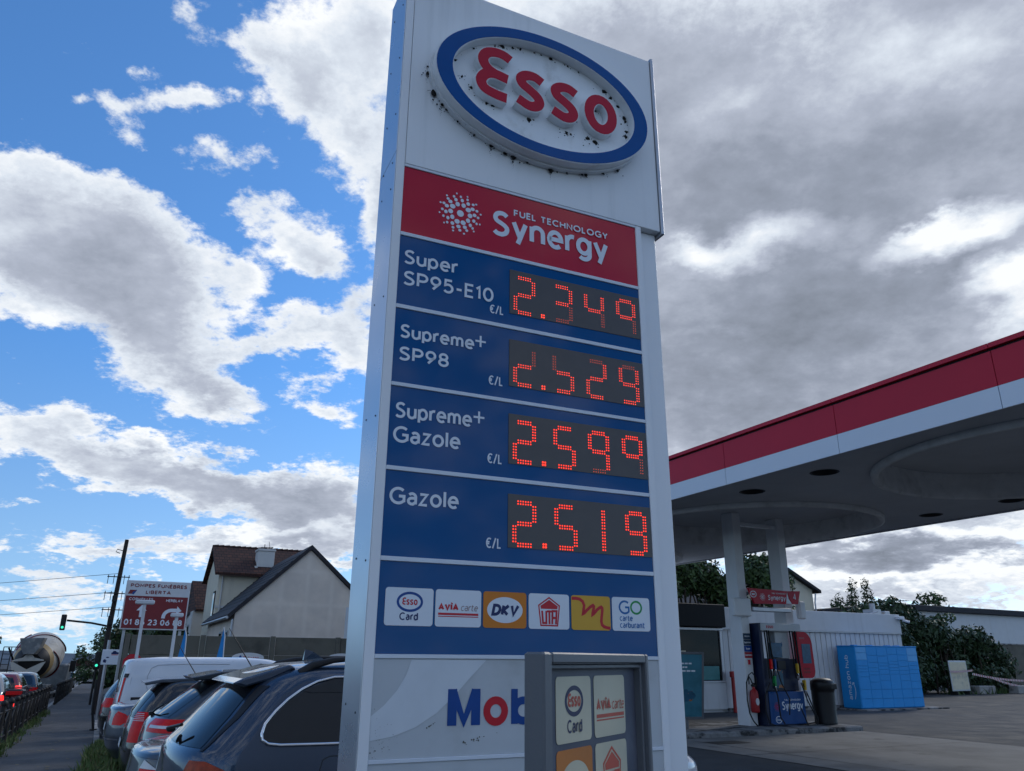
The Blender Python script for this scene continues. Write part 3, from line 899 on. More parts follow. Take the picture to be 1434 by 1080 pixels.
for _ in range(40):
    a = R(r2.uniform(190, 340))
    speck(OC[0] + .76 * math.cos(a) + r2.gauss(0, .02), OC[1] + .48 * math.sin(a) - abs(r2.gauss(0, .03)), .0, r2.uniform(.0012, .003))
mb.build('dirt_spots', M['dirt'], oval)

# --- panels between the frame posts
ZT = [4.175, 3.746, 3.322, 2.899, 2.473, 2.047, 1.623]
ZB = [3.767, 3.344, 2.919, 2.494, 2.068, 1.641, 1.217]
mb = MB()
zs = [(4.175, 4.191)] + [(ZT[i + 1], ZB[i]) for i in range(6)] + [(1.200, 1.217)]
for lo, hi in zs:
    mb.bbox(-.001, 1.502, .001, .03, lo, hi, .002)
mb.build('divider_strips', M['strip'], PY)


def panel(name, i, m_):
    b = MB()
    b.box(-.001, 1.502, .008, .029, ZB[i] + .0008, ZT[i] - .0008)
    return b.build(name, m_, PY)


def pl(a, b, d):           # lettering plane of the recessed panels
    return (a, .0065 - d, b)


# red strip: sunburst, two lines of words
pr = panel('red_panel', 0, M['signred'])
mb = MB()
sc = (.335, 3.966)
mb.prism(ellipse(*sc, .0205, .0205, 20), pl, 0, .0004)
for rad, cnt, rr, ph in ((.058, 10, .0145, 0), (.086, 14, .0112, .12), (.107, 16, .0082, 0), (.125, 12, .0058, .2)):
    for k in range(cnt):
        a = 2 * math.pi * k / cnt + ph
        mb.prism(ellipse(sc[0] + rad * math.cos(a), sc[1] + rad * math.sin(a), rr * (1 + .15 * math.sin(3 * a)), rr, 12), pl, 0, .0004)
mb.build('sunburst', M['white_ink'], pr)
mb = MB()
mb.ribbon(text('FUEL TECHNOLOGY', .664, 4.037, .044, .19, width=.630, gap=.17, space=.5), .0088, pl, .0004, .0004)
mb.ribbon(text('Synergy', .529, 3.884, .165, .175, width=.765, gap=.11), .0285, pl, .0004, .0004)
mb.build('lettering', M['white_ink'], pr)

DIG = {'2': 'abged', '5': 'afgcd', '3': 'abgcd', '4': 'fgbc', '9': 'abfgcd', '1': 'jk'}
DW_, DH_ = .112, .212      # centre-line size of a digit


def seg_dots(sname):
    w, h = DW_, DH_
    o = []
    c = .020
    def line(p, q, n, off):
        dx, dy = q[0] - p[0], q[1] - p[1]
        l = math.hypot(dx, dy); nx, ny = -dy / l, dx / l
        for i in range(n):
            t = i / (n - 1)
            for s_ in (-1, 1):
                o.append((p[0] + dx * t + nx * off * s_, p[1] + dy * t + ny * off * s_))
    g = .0068
    if sname == 'a': line((c, h), (w - c, h), 6, g)
    if sname == 'g': line((c, h / 2), (w - c, h / 2), 6, g)
    if sname == 'd': line((c, 0), (w - c, 0), 6, g)
    if sname == 'b': line((w, h - c * .75), (w, h / 2 + c * .75), 6, g)
    if sname == 'c': line((w, h / 2 - c * .75), (w, c * .75), 6, g)
    if sname == 'f': line((0, h - c * .75), (0, h / 2 + c * .75), 6, g)
    if sname == 'e': line((0, h / 2 - c * .75), (0, c * .75), 6, g)
    if sname == 'j': line((w * .62, h - .004), (w * .62, h / 2 + .010), 7, g)
    if sname == 'k': line((w * .62, h / 2 - .010), (w * .62, .004), 7, g)
    return o


def digit(parent, ch, x, z, dim='', off='', halo=True):
    on, fa, ha = MB(), MB(), MB()
    def dot(b, px, pz, r):
        if halo and b is on:
            ha.add([(x + px + r * 1.5 * math.cos(k * 1.0472), .0040 - .00002 * (len(ha.v) % 7), z + pz + r * 1.5 * math.sin(k * 1.0472)) for k in range(6)], [tuple(range(6))])
        b.add([(x + px + r * math.cos(k * 1.0472), .0035, z + pz + r * math.sin(k * 1.0472)) for k in range(6)], [tuple(range(6))])
    if ch == '.':
        for px in (-.0068, .0068):
            for pz in (-.0068, .0068):
                dot(on, px, pz, .0052)
    else:
        for s_ in DIG[ch]:
            if s_ in off: continue
            for px, pz in seg_dots(s_):
                dot(fa if s_ in dim else on, px, pz, .0031 if s_ in dim else .0038)
    k = len(on.v)
    on.v += fa.v
    on.f += [[i + k for i in f] for f in fa.f]
    on.mi += [1] * len(fa.f); on.sm += fa.sm
    on.add(ha.v, ha.f, 2)
    return on.build('led_digit' if ch != '.' else 'led_point', [M['led_on'], M['led_dim'], M['led_halo']], parent)


ROWS = [
    (1, [('Super', .028, -.163, .084, .300, .165), ('SP95-E10', .030, -.287, .084, .513, .165)], [('2', '', ''), ('3', 'cd', ''), ('4', 'c', ''), ('9', 'c', 'd')]),
    (2, [('Supreme', .030, -.161, .076, .405, .175), ('SP98', .030, -.284, .076, .267, .175)], [('2', 'b', 'a'), ('5', 'f', 'a'), ('2', 'a', ''), ('9', 'a', '')]),
    (3, [('Supreme', .028, -.163, .082, .405, .165), ('Gazole', .024, -.288, .084, .350, .165)], [('2', '', ''), ('5', '', ''), ('9', 'd', ''), ('9', 'c', 'd')]),
    (4, [('Gazole', .024, -.163, .084, .350, .165)], [('2', '', ''), ('5', '', ''), ('1', '', ''), ('9', '', '')]),
]
for i, words, digs in ROWS:
    pn = panel('price_panel', i, M['signblue'])
    zt = ZT[i]
    mb = MB()
    for t_, x, dz, h, wd, wt in words:
        mb.ribbon(text(t_, x, zt + dz, h, wt, width=wd, gap=.12), h * wt, pl, .0004, .0004)
    if i in (2, 3):
        mb.ribbon([[(.443, zt - .104), (.503, zt - .104)], [(.473, zt - .136), (.473, zt - .072)]], .011, pl, .0004, .0004)
    mb.ribbon(text('€/L', .520, zt - .350 if i == 1 else zt - .338, .052, .15, width=.086, gap=.16), .0075, pl, .0004, .0004)
    mb.build('lettering', M['white_ink'], pn)
    mb = MB()
    mb.box(.641, 1.499, .0045, .0078, zt - .328, zt - .059)
    mb.build('led_screen', M['led_off'], pn)
    z0 = zt - .312
    for (ch, dm, of), x in zip(digs, (.676, .915, 1.128, 1.346)):
        digit(pn, ch, x, z0, dm, of, i > 2)
    digit(pn, '.', .846, z0 + .004, halo=i > 2)

# row of accepted cards
pc = panel('card_panel', 5, M['signblue'])


def rings(mb, cx, cy, rx, ry, w, fn, d, mi):
    mb.ribbon([loop(ellipse(cx, cy, rx, ry, 40))], w, fn, d, d, mi)


def oval_word(mb, cx, cy, s, fn, d, mb_i, mr_i):
    """small version of the oval mark: ring and rounded word"""
    rings(mb, cx, cy, .050 * s, .034 * s, .010 * s, fn, d, mb_i)
    k = s * .065
    for st in LET.values():
        mb.ribbon([[(cx + (a - .85) * k, cy + (b - 4.885) * k * 1.15) for a, b in q] for q in st], .078 * k, fn, d + .0002, d + .0002, mr_i, None, .0001)


def mark_house(mb, cx, cy, s, fn, d, mi):
    """five-sided outline with three letters under its roof"""
    o = [(-.050, .022), (0, .055), (.050, .022), (.040, -.060), (-.040, -.060)]
    mb.ribbon([loop([(cx + a * s, cy + b * s) for a, b in o])], .006 * s, fn, d, d, mi)
    r_ = [(-.042, .020), (0, .046), (.042, .020), (.040, .008), (-.040, .008)]
    mb.prism([(cx + a * s, cy + b * s) for a, b in r_], fn, d, d, mi)
    L_ = [[(-.034, 0), (-.030, -.050), (-.014, -.050), (-.014, 0)], [(-.010, -.002), (.012, -.002)], [(.001, -.002), (.001, -.054)], [(.014, -.054), (.016, 0), (.036, 0), (.032, -.054)], [(.015, -.028), (.034, -.028)]]
    mb.ribbon([[(cx + a * s, cy + b * s) for a, b in q] for q in L_], .009 * s, fn, d, d, mi)


def mark_avia(mb, x0, x1, cy, fn, d, mr_i, mg_i):
    w = x1 - x0
    mb.ribbon(text('AVÍA', x0, cy, w * .16, .30, width=w * .50, gap=.10), w * .045, fn, d, d, mr_i)
    mb.ribbon(text('carte', x0 + w * .55, cy, w * .155, .11, width=w * .42, gap=.14, slant=.18), w * .017, fn, d, d, mg_i)
    mb.prism([(x0, cy - w * .05), (x1, cy - w * .05), (x1, cy - w * .10), (x0, cy - w * .10)], fn, d, d, mr_i)
    mb.prism([(x0, cy - w * .12), (x1, cy - w * .12), (x1, cy - w * .14), (x0, cy - w * .14)], fn, d, d, mr_i)


def mark_dkv(mb, cx, cy, s, fn, d, mw, mn):
    mb.prism(ellipse(cx, cy, .094 * s, .060 * s, 40), fn, d, d, mw)
    mb.ribbon(text('DKV', cx - .074 * s, cy - .028 * s, .056 * s, .26, width=.140 * s, gap=.08, slant=.22), .0145 * s, fn, d + .0003, d + .0003, mn)


cx0 = [.033, .274, .515, .756, .994, 1.233]
cx1 = [.263, .504, .743, .981, 1.222, 1.463]
cards = []
for k in range(6):
    mb = MB()
    mb.prism(rrect(cx0[k], cx1[k], 1.763, 1.930, .014), pl, 0, .0012)
    cards.append(mb.build('card_logo', M['card_white'] if k in (0, 1, 3, 5) else M['card_orange'] if k == 2 else M['card_yellow'], pc))
D_ = .0016
mb = MB()
oval_word(mb, .150, 1.868, 1.15, pl, D_, 0, 1)
mb.ribbon(text('Card', .103, 1.787, .034, .17, width=.088, gap=.16), .0058, pl, D_, D_, 2)
mb.build('card_mark', [M['ink_blue'], M['ink_red'], M['ink_navy']], cards[0])
mb = MB(); mark_avia(mb, .288, .490, 1.835, pl, D_, 0, 1); mb.build('card_mark', [M['ink_red'], M['ink_grey']], cards[1])
mb = MB(); mark_dkv(mb, .629, 1.846, 1.0, pl, D_, 0, 1); mb.build('card_mark', [M['card_white'], M['ink_navy']], cards[2])
mb = MB(); mark_house(mb, .8685, 1.849, 1.15, pl, D_, 0); mb.build('card_mark', M['ink_red'], cards[3])
mb = MB()
sq = [(.997, 1.914), (1.045, 1.916), (1.075, 1.885), (1.052, 1.828), (1.085, 1.862), (1.125, 1.890), (1.125, 1.868), (1.108, 1.825), (1.14, 1.862), (1.172, 1.882), (1.176, 1.862), (1.163, 1.800), (1.178, 1.780), (1.219, 1.774)]
sq2 = []
for a, b in zip(sq, sq[1:]):
    sq2 += [a, ((a[0] + b[0]) / 2, (a[1] + b[1]) / 2)]
sq2.append(sq[-1])
sq3 = [sq2[0]] + [((p[0] + 2 * q[0] + s_[0]) / 4, (p[1] + 2 * q[1] + s_[1]) / 4) for p, q, s_ in zip(sq2, sq2[1:], sq2[2:])] + [sq2[-1]]
mb.ribbon([sq3], .0155, pl, D_, D_)
mb.build('card_mark', M['ink_red'], cards[4])
mb = MB()
mb.ribbon([path([A_(1.310, 1.880, .032, .030, 48, 318), (1.334, 1.862), (1.334, 1.880), (1.312, 1.880)])], .010, pl, D_, D_, 0)
mb.ribbon([path([A_(1.380, 1.880, .032, .030, 0, 360)])], .010, pl, D_, D_, 1)
mb.ribbon(text('carte', 1.277, 1.812, .030, .15, width=.078, gap=.16), .0042, pl, D_, D_, 0)
mb.ribbon(text('carburant', 1.277, 1.778, .030, .15, width=.148, gap=.16), .0042, pl, D_, D_, 0)
mb.build('card_mark', [M['ink_teal'], M['ink_green']], cards[5])

# lower white panel with its swoosh and second company name
pm = panel('name_panel', 6, M['mobil_white'])
mb = MB()
c1 = [(.172, 1.618), (.150, 1.555), (.110, 1.490), (.055, 1.430), (0, 1.388)]
c2 = [(0, 1.290), (.10, 1.305), (.20, 1.338), (.30, 1.395), (.39, 1.475), (.46, 1.545), (.535, 1.618)]
mb.prism(c1 + c2, pl, 0, .0003)
mb.build('swoosh', M['swoosh'], pm)
mb = MB()
mb.ribbon([[(.372, 1.341), (.372, 1.494)], [(.487, 1.341), (.487, 1.494)]], .044, pl, .0007, .0007, 0)
mb.ribbon([[(.375, 1.489), (.4295, 1.360), (.484, 1.489)]], .036, pl, .0009, .0009, 0)
mb.ribbon([path([A_(.587, 1.398, .045, .046, 0, 360)])], .034, pl, .0007, .0007, 1)
mb.ribbon([[(.682, 1.341), (.682, 1.492)], path([A_(.728, 1.398, .045, .044, 0, 360)]), [(.812, 1.341), (.812, 1.45)], [(.812, 1.466), (.812, 1.494)], [(.862, 1.341), (.862, 1.494)]], .034, pl, .0007, .0007, 0)
mb.build('lettering', [M['ink_blue'], M['ink_red']], pm)
r2 = random.Random(5)
mb = MB()
for _ in range(60):
    u, z = abs(r2.gauss(.04, .04)), 1.30 + r2.gauss(0, .05)
    if .002 < u < 1.4 and 1.222 < z < 1.6:
        speck(u, z, -.0065, r2.uniform(.0008, .0025))
for _ in range(14):
    u = r2.gauss(.50, .04); z = 1.285 + (u - .5) * .25 + r2.gauss(0, .005)
    speck(u, z, -.0065, r2.uniform(.002, .005))
for _ in range(8):
    t_ = r2.random(); speck(.255 + .04 * t_, 1.335 + .022 * t_, -.0065, r2.uniform(.002, .005))
mb.build('scuff_marks', M['mobil_white'] if False else mat('scuff', (.13, .13, .11), .8), pm)
mb = MB()
mb.box(-.001, 1.502, .008, .029, .62, 1.1995)
mb.box(-.001, 1.502, .008, .029, .05, .605)
mb.build('base_panel', M['mobil_white'], PY)

# ------------------------------------------------------------------ grey card totem in front of it
tv = Vector((.515, .857, 0)).normalized()
TT = thing('card_totem', 'grey metal totem with faded payment card stickers, in front of the pylon', 'info stand', (.0723, 1.5, 0), math.atan2(tv.y, tv.x))


def tp(a, b, d):
    return (a, -d, b)


TW, TZ, TD = .472, 1.634, .042
mb = MB()
# profile frame: two stiles, a head and a back, with the sticker board set back inside
mb.bbox(-.024, .009, -.001, TD, 0, TZ, .004)
mb.bbox(TW - .006, TW + .010, -.001, TD, 0, TZ, .003)
mb.bbox(.0095, TW - .0065, -.0008, TD, TZ - .020, TZ - .0003, .003)
mb.box(.0095, TW - .0065, .034, TD - .004, 0, TZ - .0205)
mb.box(.0095, TW - .0065, -.0005, .033, 0, .95)
mb.build('casing', M['grey_cast'], TT)
mb = MB()
mb.bbox(.0098, .020, .010, .033, .951, TZ - .021, .002)
mb.bbox(TW - .016, TW - .0068, .010, .033, .951, TZ - .021, .002)
mb.bbox(.0205, TW - .0165, .010, .033, TZ - .030, TZ - .021, .002)
mb.build('inner_frame', M['grey_cast'], TT)
mb = MB()
mb.box(.0205, TW - .0165, .026, .0335, .951, TZ - .0305)
bd = mb.build('sticker_board', M['grey_panel'], TT)


def tb(a, b, d):
    return (a, .0255 - d, b)


cols = ((.068, .221), (.236, .394))
st = []
for r_ in range(4):
    for c_ in range(2):
        mb = MB()
        z1 = 1.590 - .1295 * r_
        mb.prism(rrect(cols[c_][0], cols[c_][1], z1 - .1185, z1, .010), tb, 0, .0006)
        o = mb.build('sticker', M['faded_orange'] if (r_, c_) == (1, 0) else M['faded'], bd)
        st.append((o, cols[c_], z1))
DD = .0010
mb = MB()
rings(mb, .1445, 1.545, .036, .024, .0085, tb, DD, 0)
for s_ in LET.values():
    mb.ribbon([[(.1445 + (a - .85) * .056, 1.545 + (b - 4.885) * .064) for a, b in q] for q in s_], .0052, tb, DD + .0002, DD + .0002, 1, None, .0001)
mb.ribbon(text('Card', .113, 1.488, .024, .17, width=.062, gap=.16), .0042, tb, DD, DD, 0)
mb.build('sticker_mark', [M['faded_navy'], M['faded_red']], st[0][0])
mb = MB(); mark_avia(mb, .246, .386, 1.522, tb, DD, 0, 0); mb.build('sticker_mark', M['faded_red'], st[1][0])
mb = MB(); mark_dkv(mb, .1445, 1.400, .66, tb, DD, 0, 1); mb.build('sticker_mark', [M['faded'], M['faded_navy']], st[2][0])
mb = MB(); mark_house(mb, .315, 1.402, .85, tb, DD, 0); mb.build('sticker_mark', M['faded_red'], st[3][0])

# ------------------------------------------------------------------ the filling station
def dot_poly(e, n, r, k=32):
    return [P3(e + r * math.cos(2 * math.pi * i / k), n + r * math.sin(2 * math.pi * i / k)) for i in range(k)]


def sf(a, b, z=0.0):
    return P3(a, b, z)


CE0, CE1, CN0, CN1, CZ = 10.76, 18.6, 1.5, 27.0, 5.0
CP = thing('forecourt_canopy', 'large flat canopy with red and white edge over the fuel pumps', 'canopy', (0, 0, 0), 0)
# soffit with round coffers and lamp holes
coffers = [(14.72, 15.45, 3.15), (14.6, 7.4, 3.15), (14.7, 23.4, 3.15)]
lamps = [(11.76, 12.19), (11.70, 10.2), (17.5, 12.25), (17.43, 10.22), (17.55, 19.3), (11.8, 4.0), (17.45, 4.2), (11.75, 19.6)]
bm = bmesh.new()
edges = []
def ring_edges(pts):
    vs = [bm.verts.new(p) for p in pts]
    for i in range(len(vs)):
        edges.append(bm.edges.new((vs[i], vs[(i + 1) % len(vs)])))
def up(pts, z):
    return [Vector((p.x, p.y, z)) for p in pts]
ring_edges([sf(CE0 + .05, CN0 + .05, CZ), sf(CE1 - .05, CN0 + .05, CZ), sf(CE1 - .05, CN1 - .05, CZ), sf(CE0 + .05, CN1 - .05, CZ)])
for e, n, r in coffers:
    ring_edges(up(dot_poly(e, n, r, 72), CZ))
for e, n in lamps:
    ring_edges(up(dot_poly(e, n, .25, 24), CZ))
bmesh.ops.triangle_fill(bm, use_beauty=True, edges=edges)
me = bpy.data.meshes.new('soffit'); bm.to_mesh(me); bm.free()
me.materials.append(M['soffit'])
so = bpy.data.objects.new('soffit', me); COL.objects.link(so); so.parent = CP
for e, n, r in coffers:
    mb = MB()
    T = Matrix.Translation(sf(e, n, CZ))
    mb.lathe([(r + .07, -.003), (r + .06, -.105), (r - .03, -.115), (r - .06, -.09), (r - .07, .10), (r - .07, .42)], 96, T, 1, cap=False)
    mb.add(up(dot_poly(e, n, r - .07, 72), CZ + .42), [tuple(range(72))], 0)
    mb.build('coffer', [M['soffit'], M['soffit_rim']], CP)
for e, n in lamps:
    mb = MB()
    T = Matrix.Translation(sf(e, n, CZ))
    mb.lathe([(.27, -.004), (.25, -.012), (.235, .0), (.22, .22)], 28, T, 0, cap=False)
    mb.add(up(dot_poly(e, n, .22, 24), CZ + .22), [tuple(range(24))], 0)
    mb.build('downlight', M['black_hole'], CP)
# fascia: panels 2.83 m long with fine open joints, on a dark carrier
def fascia(name, z0, z1, out, m_):
    mb = MB()
    def run(p, q, nrm):
        L_ = (q - p).length
        d = (q - p).normalized()
        k = 0.0
        first = 2.83 * math.ceil(0)
        cuts = [0.0]
        c = (11.81 - CN0) % 2.83 if abs(d.dot(NV)) > .5 else 2.83
        while c < L_:
            cuts.append(c); c += 2.83
        cuts.append(L_)
        for a, b in zip(cuts, cuts[1:]):
            A, B = p + d * (a + .006), p + d * (b - .006)
            v = [A, B, B + nrm * out, A + nrm * out]
            mb.add([Vector((t.x, t.y, z0)) for t in v] + [Vector((t.x, t.y, z1)) for t in v], [(0, 3, 2, 1), (4, 5, 6, 7), (0, 1, 5, 4), (1, 2, 6, 5), (2, 3, 7, 6), (3, 0, 4, 7)])
    run(sf(CE0, CN0), sf(CE0, CN1), -EV)
    run(sf(CE1, CN0), sf(CE1, CN1), EV)
    run(sf(CE0, CN0), sf(CE1, CN0), -NV)
    run(sf(CE0, CN1), sf(CE1, CN1), NV)
    return mb.build(name, m_, CP)
fascia('white_fascia', CZ - .03, 5.305, .035, M['fasc_white'])
fascia('red_fascia', 5.309, 5.835, .035, M['fasc_red'])
fascia('red_lip', 5.875, 5.945, .075, M['fasc_red'])
mb = MB()
q = [sf(CE0 + .002, CN0 + .002), sf(CE1 - .002, CN0 + .002), sf(CE1 - .002, CN1 - .002), sf(CE0 + .002, CN1 - .002)]
mb.add([Vector((p.x, p.y, CZ + .45)) for p in q] + [Vector((p.x, p.y, 5.94)) for p in q], [(0, 1, 5, 4), (1, 2, 6, 5), (2, 3, 7, 6), (3, 0, 4, 7), (4, 5, 6, 7)])
mb.add([Vector((p.x, p.y, CZ)) for p in q] + [Vector((p.x, p.y, CZ + .45)) for p in q], [(0, 1, 5, 4), (1, 2, 6, 5), (2, 3, 7, 6), (3, 0, 4, 7)])
mb.build('roof_deck', M['black'], CP)
T26 = Matrix.Rotation(TH, 4, 'Z')


def at(e, n, z=0.0):
    return Matrix.Translation(P3(e, n, z)) @ T26


PIL = [(14.62, 16.0), (16.40, 16.2), (14.62, 8.2), (16.40, 8.2), (14.62, 24), (16.40, 24)]
for i, (e, n) in enumerate(PIL[:2] + PIL[4:]):
    mb = MB()
    mb.bbox(0, .27, 0, .44, .10, CZ + .419, .012, 0, at(e, n))
    mb.bbox(.271, .30, .1, .34, .30, CZ + .419, .004, 0, at(e, n))
    mb.build('column', M['white_paint'], CP)
mb = MB()
mb.bbox(.301, 1.77, .24, .34, CZ + .12, CZ + .22, .01, 0, at(14.62, 16.0))
mb.build('cross_beam', M['white_paint'], CP)

# island
mb = MB()
mb.bbox(11.9, 17.35, 14.95, 17.4, -.05, .115, .03, 0, T26)
struct(mb.build('pump_island', M['oldkerb']))
# the metal boxes high on the columns
for e, n, z0, z1, w, lab in ((14.22, 15.92, 2.70, 3.16, .58, 'wide white box high on the front canopy column, left of the red sign'), (16.66, 16.1, 2.70, 3.17, .24, 'narrow white box high on the column to the right of the pump')):
    t = thing('column_box', lab, 'junction box', P3(e, n - .06, z0), TH)
    mb = MB()
    mb.bbox(0, w, -.10, .058, 0, z1 - z0, .03)
    mb.build('casing', M['white_paint'], t)
    mb = MB(); mb.bbox(.04, w - .04, -.104, -.1005, .04, z1 - z0 - .04, .001); mb.build('lid', M['white_paint'], t)

# red number sign over the pump
hs = thing('pump_header_sign', 'red pump number sign with white words mounted between the two columns', 'sign', P3(14.78, 15.78, 0), TH)
hf = lambda a, b, d: (a, -d, b)
mb = MB()
mb.prism([(-.02, 3.42), (1.30, 3.39), (1.44, 3.06), (.16, 3.03)], hf, -.06, .0)
mb.prism([(1.32, 3.39), (1.80, 3.41), (1.68, 3.07), (1.455, 3.06)], hf, -.06, .0)
mb.build('board', M['letred'], hs)
mb = MB()
mb.ribbon(text('Synergy', .62, 3.14, .13, .17, width=.62, slant=.1), .022, hf, .001, .001)
mb.ribbon(text('FUEL TECHNOLOGY', .78, 3.30, .034, .18, width=.48), .007, hf, .001, .001)
rings(mb, .13, 3.27, .10, .075, .022, hf, .001, 0)
mb.ribbon([[(.08, 3.27), (.18, 3.27)]], .04, hf, .001, .001)
for rad, cnt, rr in ((.05, 9, .014), (.085, 12, .010)):
    for k in range(cnt):
        a = 2 * math.pi * k / cnt
        mb.prism(ellipse(.44 + rad * math.cos(a), 3.21 + rad * math.sin(a), rr, rr, 8), hf, .001, .001)
mb.prism(ellipse(.44, 3.21, .022, .022, 10), hf, .001, .001)
mb.ribbon(text('4', 1.52, 3.17, .17, .17), .028, hf, .001, .001)
mb.prism([(1.318, 3.37), (1.35, 3.20), (1.453, 3.065), (1.33, 3.065), (1.25, 3.065)], hf, .0008, .0008)
mb.build('lettering', M['white_ink'], hs)
mb = MB(); mb.bbox(.10, 1.45, .02, .14, 2.84, 2.96, .02); mb.build('tube_rail', M['alu'], hs)

# small plates on the near column
ps = thing('fuel_plates', 'stack of four small fuel name plates on the front canopy column', 'sign', P3(14.60, 15.998, 0), TH)
for k, (c_, t_) in enumerate((('plate_slate', 'Gazole'), ('plate_slate', 'Supreme+'), ('plate_blue', 'Super'), ('plate_red', 'Supreme+'))):
    if c_ not in M:
        M[c_] = mat(c_, {'plate_slate': (.022, .045, .085), 'plate_blue': (.006, .05, .25), 'plate_red': (.36, .02, .03)}[c_], .4)
    mb = MB()
    z = 2.30 - .152 * k
    mb.bbox(.03, .28, -.014, -.002, z - .145, z, .003)
    p_ = mb.build('plate', M[c_], ps)
    mb = MB(); mb.ribbon(text(t_, .155, z - .09, .042, .18, width=None, align='c'), .009, lambda a, b, d: (a, -.0145 - d, b), .0005, .0005); mb.build('lettering', M['white_ink'], p_)
mb = MB(); mb.bbox(.09, .22, -.010, -.002, 1.50, 1.68, .002); p_ = mb.build('notice', M['board_white'], ps)
mb = MB(); mb.prism([(.11, 1.54), (.20, 1.54), (.20, 1.66), (.11, 1.66)], lambda a, b, d: (a, -.0105 - d, b), .0004, .0004); mb.build('notice_print', M['signred'], p_)

# fire extinguisher
fx = thing('fire_extinguisher', 'red fire extinguisher with black hose hung on the front canopy column', 'extinguisher', P3(14.70, 15.86, .42), TH)
mb = MB(); mb.lathe([(.02, 0), (.095, .01), (.105, .05), (.105, .42), (.09, .50), (.04, .55), (.03, .60)], 24); mb.build('cylinder', M['red_paint'], fx)
mb = MB(); mb.bbox(-.03, .03, -.05, .06, .60, .66, .01); mb.cyl((0, -.10, .66), (0, .06, .70), .012); mb.build('valve', M['black'], fx)
mb = MB(); mb.prism(ellipse(0, .26, .055, .085, 20), lambda a, b, d: (a, -d, b), .100, .1075); mb.build('white_label', M['board_white'], fx)
mb = MB()
mb.tube([(-.02, -.02, .66), (-.10, -.03, .78), (-.16, -.04, .86), (-.26, -.05, .70), (-.28, -.05, .30), (-.24, -.05, .0), (-.14, -.05, -.18), (-.02, -.06, -.30)], .016)
mb.tube([(-.16, -.03, .66), (-.16, -.04, .88), (-.04, -.04, .94), (.07, -.04, .82), (.08, -.03, .62)], .014)
mb.build('hose', M['rubber'], fx)

# the pump
PU = thing('fuel_pump', 'dark blue fuel pump with black hoses, coloured nozzles and white top', 'fuel pump', P3(14.96, 15.75, .115), TH)
PU.scale = (.93, 1, 1)
PW = 1.42
mb = MB()
mb.bbox(0, .10, 0, .55, .0, 2.44, .01)
mb.bbox(.12, PW, .02, .53, .0, .80, .01)
mb.bbox(.12, PW - .05, .10, .45, .80, 1.58, .01)
mb.build('body', M['pump_blue'], PU)
mb = MB(); mb.bbox(.06, PW + .12, -.03, .58, 2.24, 2.44, .025); hd = mb.build('head', M['pump_white'], PU)
mb = MB(); mb.ribbon(text('ESSO', .24, 2.31, .072, .28, width=.26), .018, lambda a, b, d: (a, -.0305 - d, b), .0006, .0006); mb.build('lettering', M['letred'], hd)
mb = MB(); mb.bbox(.68, 1.16, .12, .43, 1.582, 2.238, .01); mb.build('chimney_panel', M['pump_white'], PU)
mb = MB(); mb.prism([(.90, 2.0), (.93, 1.92), (.915, 1.87), (.88, 1.87), (.865, 1.92)], lambda a, b, d: (a, .119 - d, b), 0, .001); mb.build('drop_mark', M['signblue'], PU)
mb = MB(); mb.bbox(.36, .80, .02, .099, 1.60, 1.96, .01); sc_ = mb.build('advert_screen', M['screen'], PU)
mb = MB(); mb.bbox(.44, .78, .06, .0995, .86, 1.30, .005); mb.build('poster', M['blotched_photo'], PU)
mb = MB(); mb.bbox(.62, .92, .055, .0995, 1.32, 1.52, .006); mb.build('meter_display', M['black'], PU)
mb = MB(); mb.bbox(.13, PW - .01, -.004, .0185, .03, .79, .004); fp = mb.build('front_panel', M['pump_panel'], PU)
ff = lambda a, b, d: (a, -.0045 - d, b)
mb = MB(); mb.ribbon(text('Synergy', .56, .36, .20, .165, width=.76), .032, ff, .0006, .0006)
mb.ribbon(text('FUEL TECHNOLOGY', .66, .575, .038, .18, width=.60), .008, ff, .0006, .0006)
rings(mb, .40, .14, .10, .075, .02, ff, .0006, 0)
mb.ribbon(text('Esso', .335, .112, .055, .2, width=.13), .012, ff, .0006, .0006)
mb.build('lettering', M['white_ink'], fp)
mb = MB()
for rad, cnt, rr in ((.03, 8, .012), (.065, 12, .012), (.10, 14, .009)):
    for k in range(cnt):
        a = 2 * math.pi * k / cnt
        mb.prism(ellipse(.38 + rad * math.cos(a), .44 + rad * math.sin(a), rr, rr, 8), ff, .0006, .0006)
mb.build('sunburst', M['signred'], fp)
for k, x in enumerate((.16, .24, .32, 1.10, 1.20, 1.30)):
    mb = MB()
    b = .35 + .12 * (k % 3)
    sx = -1 if k < 3 else 1
    mb.tube([(x, -.02, 2.26), (x + .01, -.05, 1.6), (x + .02 * sx, -.08, 1.10)], .020)
    if k == 0:
        mb.tube([(x, -.05, 1.0), (-.10, -.10, .7), (-.15, -.12, .35), (-.05, -.12, .08), (.16, -.10, .02)], .016)
    if k == 2:
        mb.tube([(x, -.06, 1.7), (.50, -.12, 1.0), (.74, -.12, .62), (.70, -.10, .25)], .016)
    if k == 1:
        mb.tube([(.26, -.08, 1.0), (.34, -.10, .7), (.35, -.12, .2), (.50, -.10, .05)], .018)
    if k == 4:
        mb.tube([(1.26, -.08, 1.0), (1.40, -.12, .55), (1.58, -.14, .25), (1.56, -.14, .06), (1.20, -.12, .02)], .016)
    if k == 5:
        mb.tube([(1.32, -.08, 1.0), (1.52, -.12, .5), (1.66, -.15, .15), (1.50, -.25, -.06), (1.22, -.22, -.02), (1.14, -.10, .4)], .016)
    mb.build('hose', M['rubber'], PU)
ncol = ['tail_red', 'ink_blue', 'ink_green', 'yellow', 'yellow']
